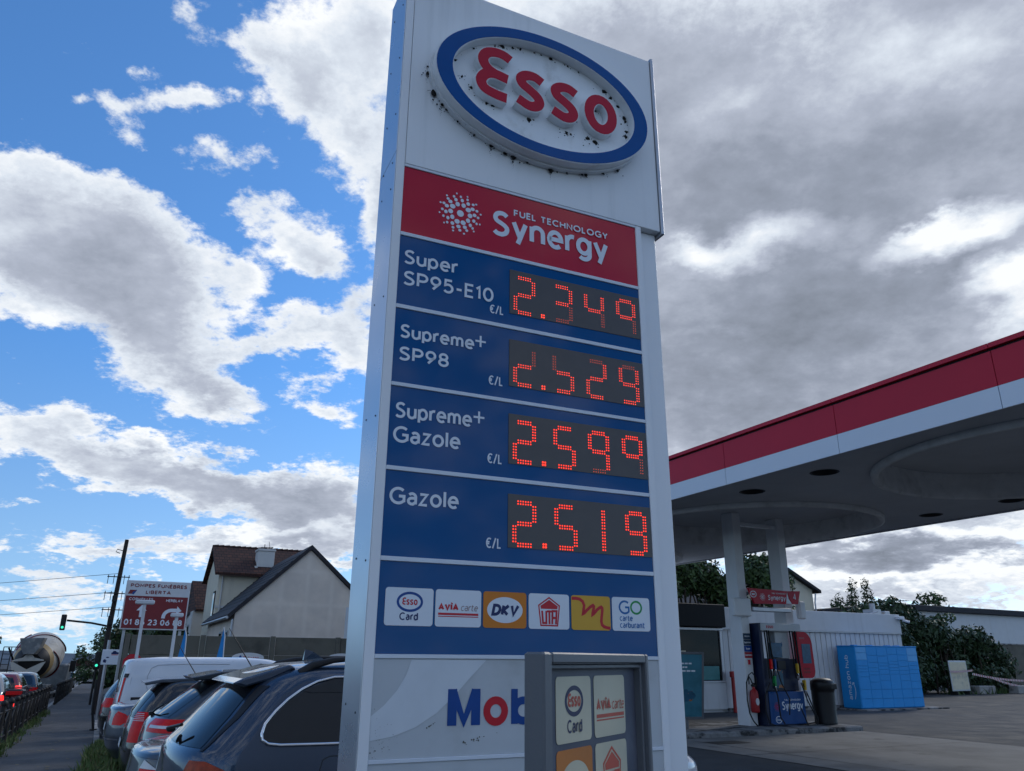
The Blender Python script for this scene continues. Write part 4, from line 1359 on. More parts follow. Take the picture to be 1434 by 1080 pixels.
for k, (x, z) in enumerate(((.22, 1.42), (.36, 1.42), (.30, 1.02), (1.17, 1.32), (1.38, .92))):
    nz = MB()
    nz.bbox(x - .03, x + .03, -.13, -.03, z - .10, z + .14, .01)
    o = nz.build('nozzle', M[ncol[k]], PU)
    nz = MB()
    nz.tube([(x, -.09, z - .10), (x + .02, -.10, z - .18), (x + .04, -.06, z - .26)], .018)
    nz.build('spout', M['chrome'], o)
# pay terminal, rounded red board to the right of the pump
py = thing('pay_terminal', 'red rounded payment board with screen at the right side of the pump', 'payment terminal', P3(16.22, 15.72, 0), TH)
py.scale = (.84, 1, 1)
mb = MB()
pts = [(0, 1.32), (0, 2.36), (.28, 2.36)] + [(.28 + .32 * math.sin(R(a)), 2.04 + .32 * math.cos(R(a))) for a in range(0, 91, 10)] + [(.62 - .18 + .18 * math.cos(R(a)), 1.40 - .18 * math.sin(R(a))) for a in range(0, 91, 15)] + [(.12, 1.22)]
mb.prism(pts, hf, -.16, 0)
bo = mb.build('board', M['letred'], py)
mb = MB(); mb.prism([(.14, 1.58), (.50, 1.58), (.50, 2.06), (.14, 2.06)], hf, .001, .008); mb.build('screen', M['screen'], bo)
mb = MB()
for i in range(4):
    for j in range(2):
        mb.prism([(.14 + .07 * i, 1.34 + .08 * j), (.19 + .07 * i, 1.34 + .08 * j), (.19 + .07 * i, 1.39 + .08 * j), (.14 + .07 * i, 1.39 + .08 * j)], hf, .001, .004)
mb.build('keypad', M['sign_dark_red'], bo)
mb = MB(); mb.ribbon(text('ESSO', .09, 2.18, .045, .2, width=.20), .01, hf, .0008, .0008); mb.build('lettering', M['ink_grey'], bo)
# litter bin
lb = thing('litter_bin', 'black round topped litter bin standing on the pump island', 'bin', P3(16.95, 15.75, .115), TH)
mb = MB()
mb.lathe([(.27, 0), (.275, .02), (.27, .05), (.285, .75), (.285, .80), (.30, .81), (.30, .98), (.28, 1.04), (.20, 1.09), (.05, 1.11)], 32)
mb.build('drum', M['bin'], lb)
mb = MB(); mb.bbox(-.02, .20, -.31, -.18, .84, .97, .01); mb.build('slot', M['black_hole'], lb)
# promotional A-frame board
ab = thing('advert_board', 'grey framed advert stand with food picture beside the pylon foot', 'advert stand', P3(12.15, 16.0, .0), TH - R(12))
mb = MB()
for a, b in (((0, .0), (.06, 1.0)),):
    pass
T_ = Matrix.Translation((0, 0, .32)) @ Matrix.Rotation(R(9), 4, 'X')
mb.bbox(0, .055, 0, .05, 0, 1.52, .01, 0, T_); mb.bbox(.85, .905, 0, .05, 0, 1.52, .01, 0, T_)
mb.bbox(.056, .849, 0, .05, 0, .055, .008, 0, T_); mb.bbox(.056, .849, 0, .05, 1.465, 1.52, .008, 0, T_)
mb.build('frame', M['grey_cast'], ab)
mb = MB(); mb.box(.056, .849, .012, .04, .0555, 1.4645, 0, T_); po = mb.build('poster', M['poster_teal'], ab)
mb = MB()
for k in range(16):
    a = rnd.uniform(0, 6.28); r_ = rnd.uniform(0, .24)
    mb.add([T_ @ Vector((.50 + r_ * math.cos(a) + .08 * math.cos(t * 1.05), .0115 - .0003 * k, .50 + .6 * r_ * math.sin(a) + .07 * math.sin(t * 1.05))) for t in range(6)], [tuple(range(6))])
mb.build('food_picture', M['blotched_photo'], po)
mb = MB()
tf = lambda a, b, d: T_ @ Vector((a, .0115 - d, b))
for k, wd in enumerate((.40, .28, .5)):
    z = 1.24 - k * .085
    for q in range(4):
        mb.prism([(.20 + q * wd / 4, z), (.20 + (q + .8) * wd / 4, z), (.20 + (q + .8) * wd / 4, z + .035), (.20 + q * wd / 4, z + .035)], tf, 0, .0004)
mb.build('text_lines', M['white_ink'], po)
mb = MB(); mb.bbox(.02, .88, -.22, .32, 0, .12, .03); mb.bbox(.40, .50, .0, .10, .1205, .319, .01); mb.build('base', M['grey_cast'], ab)

# ------------------------------------------------------------------ shop building behind the pumps
SN = 22.0
SH = thing('station_shop', 'long low white station shop with ribbed metal wall and dark glazed front', 'building', P3(0, 0, 0), TH)
mb = MB()
mb.box(19.2, 28.35, SN + .06, SN + 8, 0, 3.40)
mb.box(8.0, 19.195, SN + .1, SN + 8, 0, 3.44)
mb.build('wall', M['store_white'], SH)
mb = MB()
x = 19.22
while x < 28.3:
    mb.bbox(x, x + .235, SN + .030, SN + .0595, .12, 2.66, .012)
    x += .262
mb.build('ribbed_cladding', M['store_white'], SH)
mb = MB(); mb.bbox(19.2, 28.37, SN - .02, SN + .0595, 2.70, 3.42, .012); mb.bbox(28.352, 28.40, SN + .061, SN + 8, 2.70, 3.42, .012)
mb.build('parapet_band', M['store_white'], SH)
mb = MB(); mb.box(19.2, 28.36, SN - .04, SN + .058, 2.665, 2.697); mb.build('drip_rail', M['alu'], SH)
mb = MB(); mb.box(19.2, 28.4, SN - .05, SN + .058, 0, .115); mb.build('plinth', M['oldkerb'], SH)
mb = MB(); mb.bbox(8.0, 19.18, SN - .25, SN + .0995, 2.72, 3.48, .02); mb.build('dark_fascia', M['store_dark'], SH)
mb = MB(); mb.bbox(8.0, 19.19, SN - .05, SN + .0995, 2.62, 2.70, .006); mb.bbox(19.08, 19.19, SN + .0, SN + .0995, 1.0, 2.615, .006); mb.bbox(8.0, 19.19, SN - .02, SN + .0995, .93, .99, .006)
mb.bbox(16.4, 16.5, SN + .02, SN + .0995, 1.0, 2.615, .006)
wf = mb.build('window_frame', M['alu'], SH)
mb = MB(); mb.box(8.0, 19.07, SN + .06, SN + .098, .995, 2.61); mb.build('shop_window', M['dark_glass'], SH)
mb = MB(); mb.box(18.05, 18.98, SN + .045, SN + .058, 1.02, 1.46); mb.build('teal_poster', M['teal'], SH)
mb = MB(); mb.bbox(17.1, 17.6, SN + .045, SN + .058, 1.75, 1.95, .004); mb.build('lit_sign', M['faded'], SH)
mb = MB(); mb.box(8.0, 19.19, SN + .0, SN + .098, 0.1, .925); mb.build('sill_wall', M['store_white'], SH)
mb = MB()
mb.box(27.3, 27.75, SN + .3, SN + .8, 3.401, 3.62); mb.cyl((27.5, SN + .5, 3.62), (27.5, SN + .5, 3.85), .11)
mb.bbox(27.9, 28.2, SN + .25, SN + .5, 3.402, 3.56, .02); mb.cyl((26.9, SN + .2, 3.40), (27.3, SN + .1, 3.52), .03)
mb.build('roof_equipment', M['alu'], SH)
mb = MB(); mb.bbox(28.1, 28.42, SN - .22, SN - .021, 3.22, 3.34, .02); mb.cyl((28.35, SN - .15, 3.2), (28.5, SN - .35, 3.12), .05); mb.build('security_camera', M['white_paint'], SH)
rp = thing('red_post', 'red hose reel post standing against the shop wall by the window', 'post', P3(19.28, 21.72, 0), TH)
mb = MB(); mb.bbox(-.07, .07, -.05, .05, 0, 1.10, .01); mb.build('post', M['red_paint'], rp)
mb = MB(); mb.bbox(-.12, .20, -.08, .06, 1.102, 1.30, .02); mb.bbox(.08, .18, -.07, -.01, .75, 1.10, .01); mb.build('reel_box', M['red_paint'], rp)

# parcel locker
LK = thing('parcel_locker', 'bright blue parcel locker wall with many small doors, in front of the shop', 'parcel locker', P3(24.45, 21.02, 0), TH)
LW, LH = 3.34, 2.16
mb = MB(); mb.bbox(0, LW, .002, .80, .06, LH, .012); mb.bbox(.05, LW - .05, .05, .75, 0, .058, .004); mb.build('cabinet', M['locker'], LK)
mb = MB(); mb.bbox(-.015, LW + .015, -.012, .82, LH + .001, LH + .035, .006)
for x in (.15, .95, 1.9, 2.4):
    mb.bbox(x, x + .16, .1, .3, LH + .036, LH + .06, .004)
mb.build('top_cap', M['locker'], LK)
xs = [.03, .58, 1.12, 1.67, 2.21, 2.76, 3.31]
ncount = 0
rl = random.Random(4)
patterns = [[.30, .30, .42, .16, .10, .10, .20, .24, .20], [.30, .30, .24, .24, .12, .12, .18, .24, .28], [.30, .30, .30, .20, .16, .12, .10, .24, .30], [.30, .30, .50, .12, .10, .12, .10, .24, .24], [.30, .30, .28, .22, .12, .14, .20, .20, .26], [.30, .30, .26, .26, .14, .14, .14, .22, .26]]
for i in range(6):
    z = .07
    hs_ = patterns[i]; k_ = (LH - .09) / sum(hs_)
    for j, h in enumerate(hs_):
        h *= k_
        b = MB(); b.bbox(xs[i] + .006, xs[i + 1] - .006, -.008, .0015, z + .006, z + h - .006, .004)
        pale = (i in (0, 5) and j >= 7)
        b.build('locker_door', M['locker_pale'] if pale else M['locker'], LK)
        z += h
mb = MB()
side = lambda a, b, d: (-d - .0005, .70 - a, b)
# words run up the end panel
fn_up = lambda a, b, d: (-.0006 - d, .34 + b, .34 + a)
mb.ribbon(text('amazon hub', 0, 0, .17, .17, width=1.52), .026, fn_up, .0005, .0005)
sm_ = [(.02 + .55 * t / 12, -.10 - .06 * math.sin(math.pi * t / 12)) for t in range(13)]
mb.ribbon([sm_, [(.50, -.05), (.58, -.085), (.56, -.15)]], .024, fn_up, .0005, .0005)
mb.build('lettering', mat('locker_print', (.58, .74, .86), .4), LK)
mb = MB(); mb.bbox(-.2, LW + .9, -.35, .95, -.02, .045, .01, 0, at(24.45, 21.02)); struct(mb.build('locker_base', M['oldkerb']))

# ------------------------------------------------------------------ vehicles
class Shell:
    """car body as a stack of rounded outlines; panels, glass and lamps are laid on its surface"""

    def __init__(s, lev, rx=.42, fx=.7, p=2.6):
        a = np.array(sorted(lev))
        s.z, s.xr, s.xf, s.w = a.T
        s.rx, s.fx, s.p = rx, fx, p
        s.cache = {}

    def par(s, z):
        zz = np.array([z - .018, z - .009, z, z + .009, z + .018])
        zz = np.clip(zz, s.z[0], s.z[-1])
        return (np.interp(zz, s.z, s.xr).mean(), np.interp(zz, s.z, s.xf).mean(), np.interp(zz, s.z, s.w).mean())

    def half(s, z, n=18):
        xr, xf, w = s.par(z)
        L_ = xf - xr
        rx, fx = min(s.rx, .45 * L_), min(s.fx, .45 * L_)
        o = []
        for i in range(n + 1):
            f = math.pi / 2 * i / n
            o.append((xr + rx * (1 - math.cos(f) ** (2 / s.p)), w * math.sin(f) ** (2 / s.p)))
        for i in range(1, 12):
            t = i / 12
            o.append((xr + rx + (L_ - rx - fx) * t, w))
        for i in range(n, -1, -1):
            f = math.pi / 2 * i / n
            o.append((xf - fx * (1 - math.cos(f) ** (2 / s.p)), w * math.sin(f) ** (2 / s.p)))
        return o

    def body(s, mb, mi=0, levels=None):
        zs = []
        for a, b in zip(s.z, s.z[1:]):
            k = max(1, int(math.ceil((b - a) / .03)))
            zs += [a + (b - a) * i / k for i in range(k)]
        zs.append(s.z[-1])
        rings_ = []
        for z in zs:
            h = s.half(z)
            rings_.append([(x, -y, z) for x, y in h] + [(x, y, z) for x, y in h[-2:0:-1]])
        n = len(rings_[0])
        vs = [v for r_ in rings_ for v in r_]
        fs = []
        for k in range(len(zs) - 1):
            for i in range(n):
                fs.append((k * n + i, k * n + (i + 1) % n, k * n + n + (i + 1) % n, k * n + n + i))
        mb.add(vs, fs, mi, True)
        mb.add(rings_[-1], [tuple(range(n))], mi, True)
        mb.add(rings_[0], [tuple(range(n - 1, -1, -1))], mi)

    def line(s, z):
        z = round(z, 4)
        if z not in s.cache:
            h = np.array(s.half(z, 40))
            d = np.r_[0, np.cumsum(np.hypot(*np.diff(h, axis=0).T))]
            s.cache[z] = (h, d)
        return s.cache[z]

    def s_at_y(s, z, y):
        h, d = s.line(z)
        return float(np.interp(y, h[:41, 1], d[:41]))

    def s_at_x(s, z, x):
        h, d = s.line(z)
        return float(np.interp(x, h[:, 0], d))

    def pt(s, z, q, off=.004, side=-1):
        h, d = s.line(z)
        sgn = 1
        if q < 0:
            q, sgn = -q, -1
        x = np.interp(q, d, h[:, 0]); y = np.interp(q, d, h[:, 1])
        e = .01
        x2, y2 = np.interp(q + e, d, h[:, 0]), np.interp(q + e, d, h[:, 1])
        x1, y1 = np.interp(max(0, q - e), d, h[:, 0]), np.interp(max(0, q - e), d, h[:, 1])
        tx, ty = x2 - x1, y2 - y1
        l = math.hypot(tx, ty) or 1
        nx, ny = -ty / l, tx / l
        return (x + nx * off, side * sgn * (y + ny * off), z)

    def patch(s, mb, rows, off=.004, side=-1, mi=0, nj=10, nz=None):
        """rows: (z, start, end); a bound is ('x', v) or ('y', v)"""
        rows = sorted(rows, key=lambda r_: r_[0])
        zs = [r_[0] for r_ in rows]
        out = []
        k = nz or max(3, int((zs[-1] - zs[0]) / .03) + 1)
        allz = sorted(set(zs + [zs[0] + (zs[-1] - zs[0]) * i / k for i in range(k + 1)]))
        def bound(kind, v, z):
            if kind == 'x': return s.s_at_x(z, v)
            return math.copysign(s.s_at_y(z, abs(v)), v)
        for z in allz:
            va = np.interp(z, zs, [r_[1][1] for r_ in rows]); vb = np.interp(z, zs, [r_[2][1] for r_ in rows])
            a, b = bound(rows[0][1][0], va, z), bound(rows[0][2][0], vb, z)
            out.append([s.pt(z, a + (b - a) * j / nj, off, side) for j in range(nj + 1)])
        vs = [v for r_ in out for v in r_]
        m_ = nj + 1
        mb.add(vs, [(i * m_ + j, i * m_ + j + 1, i * m_ + m_ + j + 1, i * m_ + m_ + j) for i in range(len(out) - 1) for j in range(nj)], mi, True)

    def sideline(s, mb, pts, r, off=.004, side=-1, closed=False, mi=0):
        mb.tube([s.pt(z, s.s_at_x(z, x), off, side) for x, z in pts], r, 6, mi, closed)


def xx(z, a, b):
    return (z, ('x', a), ('x', b))


def yy(z, a, b):
    return (z, ('y', a), ('y', b))


def yx(z, a, b):
    return (z, ('y', a), ('x', b))


def wheels(root, L_, w, xa, xb, r=.33):
    for x in (xa, xb):
        for sy in (-1, 1):
            y1, y0 = sy * (w + .006), sy * (w - .20)
            b = MB(); b.cyl((x, y0, r), (x, y1 - sy * .03, r), r, n=28, cap=True); b.cyl((x, y1 - sy * .03, r), (x, y1, r), r, r * .9, n=28, cap=True)
            t = b.build('wheel', M['rubber'], root)
            b = MB(); b.cyl((x, y1 + sy * .001, r), (x, y1 + sy * .006, r), r * .66, n=24)
            for k in range(5):
                a = 2 * math.pi * k / 5
                b.cyl((x, y1 + sy * .007, r), (x + r * .6 * math.cos(a), y1 + sy * .012, r + r * .6 * math.sin(a)), .03, n=6)
            b.build('rim', M['alu'], t)


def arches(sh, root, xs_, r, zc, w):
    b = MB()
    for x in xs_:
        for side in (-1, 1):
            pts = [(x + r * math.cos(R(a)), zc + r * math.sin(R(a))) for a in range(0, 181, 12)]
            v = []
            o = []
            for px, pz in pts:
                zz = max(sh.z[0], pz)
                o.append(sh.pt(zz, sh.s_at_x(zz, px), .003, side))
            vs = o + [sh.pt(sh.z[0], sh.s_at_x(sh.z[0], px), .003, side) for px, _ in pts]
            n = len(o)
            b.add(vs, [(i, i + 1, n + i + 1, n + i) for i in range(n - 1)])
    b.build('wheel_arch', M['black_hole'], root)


def car_base(name, label, lev, e, n, paint, rx=.42, fx=.7, p=2.6, rz=TH, cat='car', group='cars parked nose-in beside the pavement', wx=(.85, 3.6), wr=.33, dz=0):
    root = thing(name, label, cat, P3(e, n, gz(e + .5, n) + dz), rz, group)
    sh = Shell(lev, rx, fx, p)
    b = MB(); sh.body(b)
    b.build('body', M['paint_' + paint], root)
    w = max(sh.w)
    arches(sh, root, wx, wr * 1.12, wr, w)
    wheels(root, 4.5, w, wx[0], wx[1], wr)
    return root, sh


def plate(root, sh, z, y0=-.26, y1=.26, h=.11, t_='', mi='board_white'):
    b = MB(); sh.patch(b, [yy(z, y0, y1), yy(z + h, y0, y1)], .012)
    return b.build('number_plate', M[mi], root)


# --- 1: dark blue off-roader, nearest
lev = [(.28, .16, 4.45, .86), (.42, .06, 4.55, .92), (.62, .02, 4.60, .945), (.84, .03, 4.55, .955), (.90, .040, 4.48, .955), (.98, .045, 4.20, .948), (1.04, .052, 3.90, .942), (1.09, .075, 3.75, .932), (1.13, .125, 3.66, .922), (1.17, .16, 3.62, .910),
       (1.30, .275, 3.30, .86), (1.45, .405, 2.98, .79), (1.55, .52, 2.72, .735), (1.61, .64, 2.5, .69), (1.65, .82, 2.3, .63), (1.675, 1.15, 2.05, .50), (1.685, 1.4, 1.8, .3)]
M['pillar'] = mat('window_pillar_black', (.022, .024, .028), .5)
SUV, sh = car_base('parked_car', 'dark navy off-roader parked right behind the pylon, with black roof rails', lev, .46, 6.76, 'navy', rx=.40, p=2.5, wx=(.92, 3.85), wr=.37)
b = MB(); sh.patch(b, [yy(1.115, -.76, .76), yy(1.30, -.70, .70), yy(1.52, -.60, .60)], .005, nj=20); b.build('rear_window', M['car_glass'], SUV)
for sd_ in (-1, 1):
    b = MB()
    sh.patch(b, [(1.10, ('y', .78), ('y', .805)), (1.30, ('y', .735), ('y', .775)), (1.50, ('y', .635), ('y', .70))], .006, sd_, nj=4)
    b.build('window_trim', M['black'], SUV)
b = MB()
b.prism([(.40, 1.512), (.47, 1.545), (.80, 1.640), (.84, 1.615), (.66, 1.535), (.50, 1.488)], lambda a, b_, d: (a, d, b_), -.63, .63)
b.build('roof_spoiler', M['paint_navy'], SUV, bevel=.015)
for sd_, nm in ((-1, 0), (1, 0)):
    b = MB()
    win = [xx(1.135, .68, 2.95), xx(1.17, .60, 2.93), xx(1.26, .62, 2.9), xx(1.40, .77, 2.75), xx(1.48, .90, 2.55), xx(1.545, 1.10, 2.35)]
    sh.patch(b, win, .005, sd_, nj=24)
    o = b.build('side_window', M['car_glass'], SUV)
    b = MB()
    pts = [(2.95, 1.128), (2.3, 1.128), (1.6, 1.127), (1.0, 1.127), (.72, 1.130), (.635, 1.140), (.595, 1.165), (.590, 1.20), (.61, 1.26), (.675, 1.335), (.76, 1.41), (.86, 1.475), (.97, 1.525), (1.10, 1.555), (1.5, 1.562), (2.3, 1.556)]
    sh.sideline(b, pts, .012, .008, sd_)
    b.build('chrome_trim', M['chrome'], o)
    b = MB()
    sh.patch(b, [xx(1.135, 1.42, 1.50), xx(1.54, 1.56, 1.64)], .009, sd_, nj=2)
    b.build('window_pillar', M['pillar'], o)
    b = MB()
    # tail lamp: amber-red wedge wrapping the corner
    sh.patch(b, [yx(.905, .70, .48), yx(.95, .72, .46), yx(1.00, .74, .36), yx(1.045, .76, .26)], .008, sd_, nj=14)
    b.build('tail_light', M['tail_amber'], SUV)
    b = MB(); sh.patch(b, [yx(.865, .66, .56), yx(.900, .68, .50)], .010, sd_, nj=14); b.build('lamp_strip', M['tail_white'], SUV)
    b = MB()
    rp_ = [(.86, 1.58), (.95, 1.635), (1.10, 1.672), (1.3, 1.688), (1.8, 1.694), (2.4, 1.68), (2.75, 1.60)]
    b.tube([(x, sd_ * (.68 - .02 * abs(x - 1.6)), z) for x, z in rp_], [.034, .032, .024, .018, .018, .018, .02], 8, flat=.8)
    b.build('roof_rail', M['black'], SUV)
    b = MB(); sh.patch(b, [xx(.98, 1.74, 2.0), xx(1.02, 1.72, 2.0)], .030, sd_, nj=6); b.build('door_handle', M['paint_navy'], SUV)
    b = MB()
    sh.sideline(b, [(1.58, 1.15), (1.53, 1.0), (1.49, .85), (1.48, .7), (1.34, .5)], .004, .001, sd_)
    sh.sideline(b, [(1.00, .90), (.99, .96), (1.01, 1.03), (1.06, 1.05), (1.22, 1.05), (1.27, 1.03), (1.28, .96), (1.27, .90)], .0035, .001, sd_)
    sh.sideline(b, [(.52, .895), (.9, .89), (1.6, .885), (2.6, .88)], .004, .001, sd_)
    b.build('panel_gap', M['seam'], SUV)
b = MB(); sh.patch(b, [yy(.30, -.86, .86), yy(.55, -.9, .9)], .006, nj=20); b.build('bumper', M['black'], SUV)
for sd_ in (-1, 1):
    b = MB(); sh.patch(b, [xx(.64, 4.05, 4.58), xx(.78, 3.95, 4.55), xx(.90, 3.9, 4.46)], .008, sd_, nj=12); b.build('headlight', M['tail_white'], SUV)
    b = MB(); sh.patch(b, [xx(.615, 4.0, 4.59), xx(.64, 4.0, 4.585)], .010, sd_, nj=12); b.build('lamp_trim', M['chrome'], SUV)
b = MB(); b.tube([(.10, .02, 1.185), (.06, -.12, 1.20), (.13, -.35, 1.235)], .012); b.bbox(.06, .12, -.04, .06, 1.165, 1.20, .01); b.build('rear_wiper', M['black'], SUV)
plate(SUV, sh, .70)
b = MB(); b.add([(1.02, -.02, 1.67), (1.02, .02, 1.67), (1.20, .0, 1.67), (1.03, .0, 1.755), (1.10, -.012, 1.735), (1.10, .012, 1.735)], [(0, 2, 4, 3), (1, 3, 5, 2), (0, 3, 1), (2, 5, 4), (3, 4, 5)]); b.build('roof_aerial', M['paint_navy'], SUV)

# --- 2: dark saloon whose boot shows beyond it
SAL = [(.22, .16, 4.35, .78), (.36, .05, 4.43, .85), (.55, .0, 4.46, .875), (.70, .01, 4.45, .88), (.84, .03, 4.35, .872), (.95, .045, 4.0, .86), (1.00, .09, 3.25, .845), (1.035, .35, 3.10, .825), (1.05, .60, 3.02, .805),
       (1.15, .86, 2.78, .75), (1.28, 1.18, 2.45, .67), (1.36, 1.45, 2.25, .61), (1.41, 1.75, 2.0, .5), (1.42, 1.85, 1.95, .3)]


def saloon(label, e, n, paint, lamp, dz=0.0):
    t, s_ = car_base('parked_car', label, SAL, e, n, paint, rx=.38, fx=.6, p=2.5, wx=(.90, 3.6), dz=dz)
    b = MB(); s_.patch(b, [yy(1.06, -.62, .62), yy(1.28, -.56, .56), yy(1.35, -.5, .5)], .005, nj=16); b.build('rear_window', M['car_glass'], t)
    for sd_ in (-1, 1):
        b = MB(); s_.patch(b, [xx(1.06, 1.0, 2.9), xx(1.2, 1.2, 2.6), xx(1.33, 1.55, 2.25)], .005, sd_, nj=16); b.build('side_window', M['car_glass'], t)
        b = MB()
        if lamp == 'split':
            s_.patch(b, [yx(.70, .60, .34), yx(.86, .62, .24)], .008, sd_, 0, nj=10)
            s_.patch(b, [yx(.862, .62, .24), yx(.93, .66, .14)], .008, sd_, 1, nj=10)
        else:
            s_.patch(b, [yx(.72, .66, .22), yx(.80, .64, .34), yx(.88, .66, .28), yx(.925, .72, .16)], .009, sd_, 0, nj=12)
        b.build('tail_light', [M['tail_red'], M['tail_white']], t)
        b = MB(); s_.sideline(b, [(.40, .70), (1.2, .705), (2.6, .71)], .008, .004, sd_); s_.sideline(b, [(1.55, 1.03), (1.48, .8), (1.40, .5)], .004, .001, sd_); b.build('panel_gap', M['seam'], t)
    b = MB(); s_.patch(b, [yy(.945, -.80, .80), yy(.975, -.78, .78)], .008, nj=20); b.build('boot_edge', M['paint_' + paint], t)
    b = MB(); s_.patch(b, [yy(.50, -.82, .82), yy(.525, -.82, .82)], .008, nj=20); b.build('bumper_strip', M['chrome'], t)
    plate(t, s_, .62)
    return t, s_


saloon('dark grey saloon whose boot shows just past the navy off-roader, red and clear tail lamp', .36, 8.95, 'graphite', 'split', -.08)

# --- 3: grey hatchback with roof spoiler
HAT = [(.22, .14, 4.1, .78), (.36, .04, 4.2, .85), (.55, .0, 4.25, .87), (.75, .01, 4.22, .875), (.92, .05, 4.0, .865), (1.00, .11, 3.4, .855), (1.04, .16, 3.2, .845), (1.10, .24, 3.05, .82), (1.25, .44, 2.7, .76), (1.38, .62, 2.4, .69), (1.45, .78, 2.2, .64), (1.49, 1.0, 2.0, .55), (1.505, 1.3, 1.8, .35)]


def aerial(root, x, z):
    b = MB(); b.cyl((x, 0, z), (x - .02, 0, z + .03), .03, .015, 10); b.tube([(x - .02, 0, z + .02), (x - .22, 0, z + .30), (x - .36, 0, z + .50)], [.008, .006, .004], 6)
    b.build('aerial', M['black'], root)


HB, sh = car_base('parked_car', 'graphite hatchback with long roof spoiler and roof aerial, third from the pylon', HAT, .54, 11.0, 'graphite', rx=.40, fx=.6, p=2.5, wx=(.8, 3.4), dz=.08)
b = MB(); sh.patch(b, [yy(1.02, -.70, .70), yy(1.2, -.64, .64), yy(1.40, -.55, .55)], .005, nj=16); b.build('rear_window', M['car_glass'], HB)
b = MB(); b.prism([(.46, 1.44), (.80, 1.505), (1.1, 1.52), (1.1, 1.47), (.78, 1.42), (.50, 1.405)], lambda a, b_, d: (a, d, b_), -.60, .60); b.build('roof_spoiler', M['paint_graphite'], HB, bevel=.012)
for sd_ in (-1, 1):
    b = MB(); sh.patch(b, [xx(1.05, .72, 2.9), xx(1.2, .80, 2.7), xx(1.40, 1.02, 2.3)], .005, sd_, nj=16); b.build('side_window', M['car_glass'], HB)
    b = MB()
    sh.patch(b, [yx(.86, .42, .62), yx(.94, .40, .66), yx(1.0, .45, .58)], .010, sd_, 0, nj=12)
    sh.patch(b, [yx(.905, .50, .46), yx(.935, .50, .46)], .014, sd_, 1, nj=10)
    b.build('tail_light', [M['tail_red'], M['tail_white']], HB)
b = MB(); b.tube([(.12, .0, 1.03), (.14, -.3, 1.09), (.20, -.45, 1.14)], .012); b.bbox(.08, .14, -.05, .05, 1.0, 1.05, .01); b.build('rear_wiper', M['black'], HB)
plate(HB, sh, .55)
aerial(HB, 1.25, 1.52)

# --- 4: black tall hatchback with high red lamps
HV = [(.22, .12, 4.1, .78), (.36, .03, 4.2, .85), (.60, .0, 4.25, .875), (.85, .03, 4.15, .87), (1.0, .07, 3.5, .86), (1.05, .09, 3.2, .85), (1.2, .18, 2.9, .79), (1.35, .29, 2.6, .72), (1.44, .38, 2.4, .67), (1.48, .52, 2.2, .62), (1.50, .9, 1.9, .5)]
VO, sh = car_base('parked_car', 'black upright hatchback with tall red tail lamps running up beside its rear window', HV, .43, 13.4, 'black', rx=.32, fx=.6, p=3.0, wx=(.8, 3.4), dz=-.02)
b = MB(); sh.patch(b, [yy(1.0, -.60, .60), yy(1.2, -.58, .58), yy(1.42, -.52, .52)], .005, nj=16); b.build('rear_window', M['dark_glass'], VO)
b = MB(); b.prism([(.18, 1.455), (.40, 1.50), (.9, 1.515), (.9, 1.47), (.4, 1.45), (.20, 1.42)], lambda a, b_, d: (a, d, b_), -.60, .60); b.build('roof_spoiler', M['paint_steelgrey'], VO, bevel=.01)
for sd_ in (-1, 1):
    b = MB(); sh.patch(b, [xx(1.06, .55, 2.9), xx(1.2, .58, 2.7), xx(1.40, .72, 2.3)], .005, sd_, nj=16); b.build('side_window', M['car_glass'], VO)
    b = MB(); sh.patch(b, [yx(.70, .68, .20), yx(.90, .66, .26), yx(1.02, .64, .44), yx(1.08, .63, .66)], .012, sd_, nj=10)
    b.build('tail_light', M['tail_red'], VO)
    b = MB()
    for k in range(5):
        z = .97 + .022 * k
        sh.patch(b, [yx(z, .63, .24), yx(z + .006, .63, .24)], .015, sd_, nj=6, nz=1)
    b.build('lamp_lines', M['tail_white'], VO)
plate(VO, sh, .60)
aerial(VO, .95, 1.50)

# --- 5: silver-grey saloon, 6: white van, 7: dark hatchback
saloon('silver grey saloon with round edged red tail lamp, beside the pavement grass', .23, 15.6, 'steelgrey', 'plain', .06)

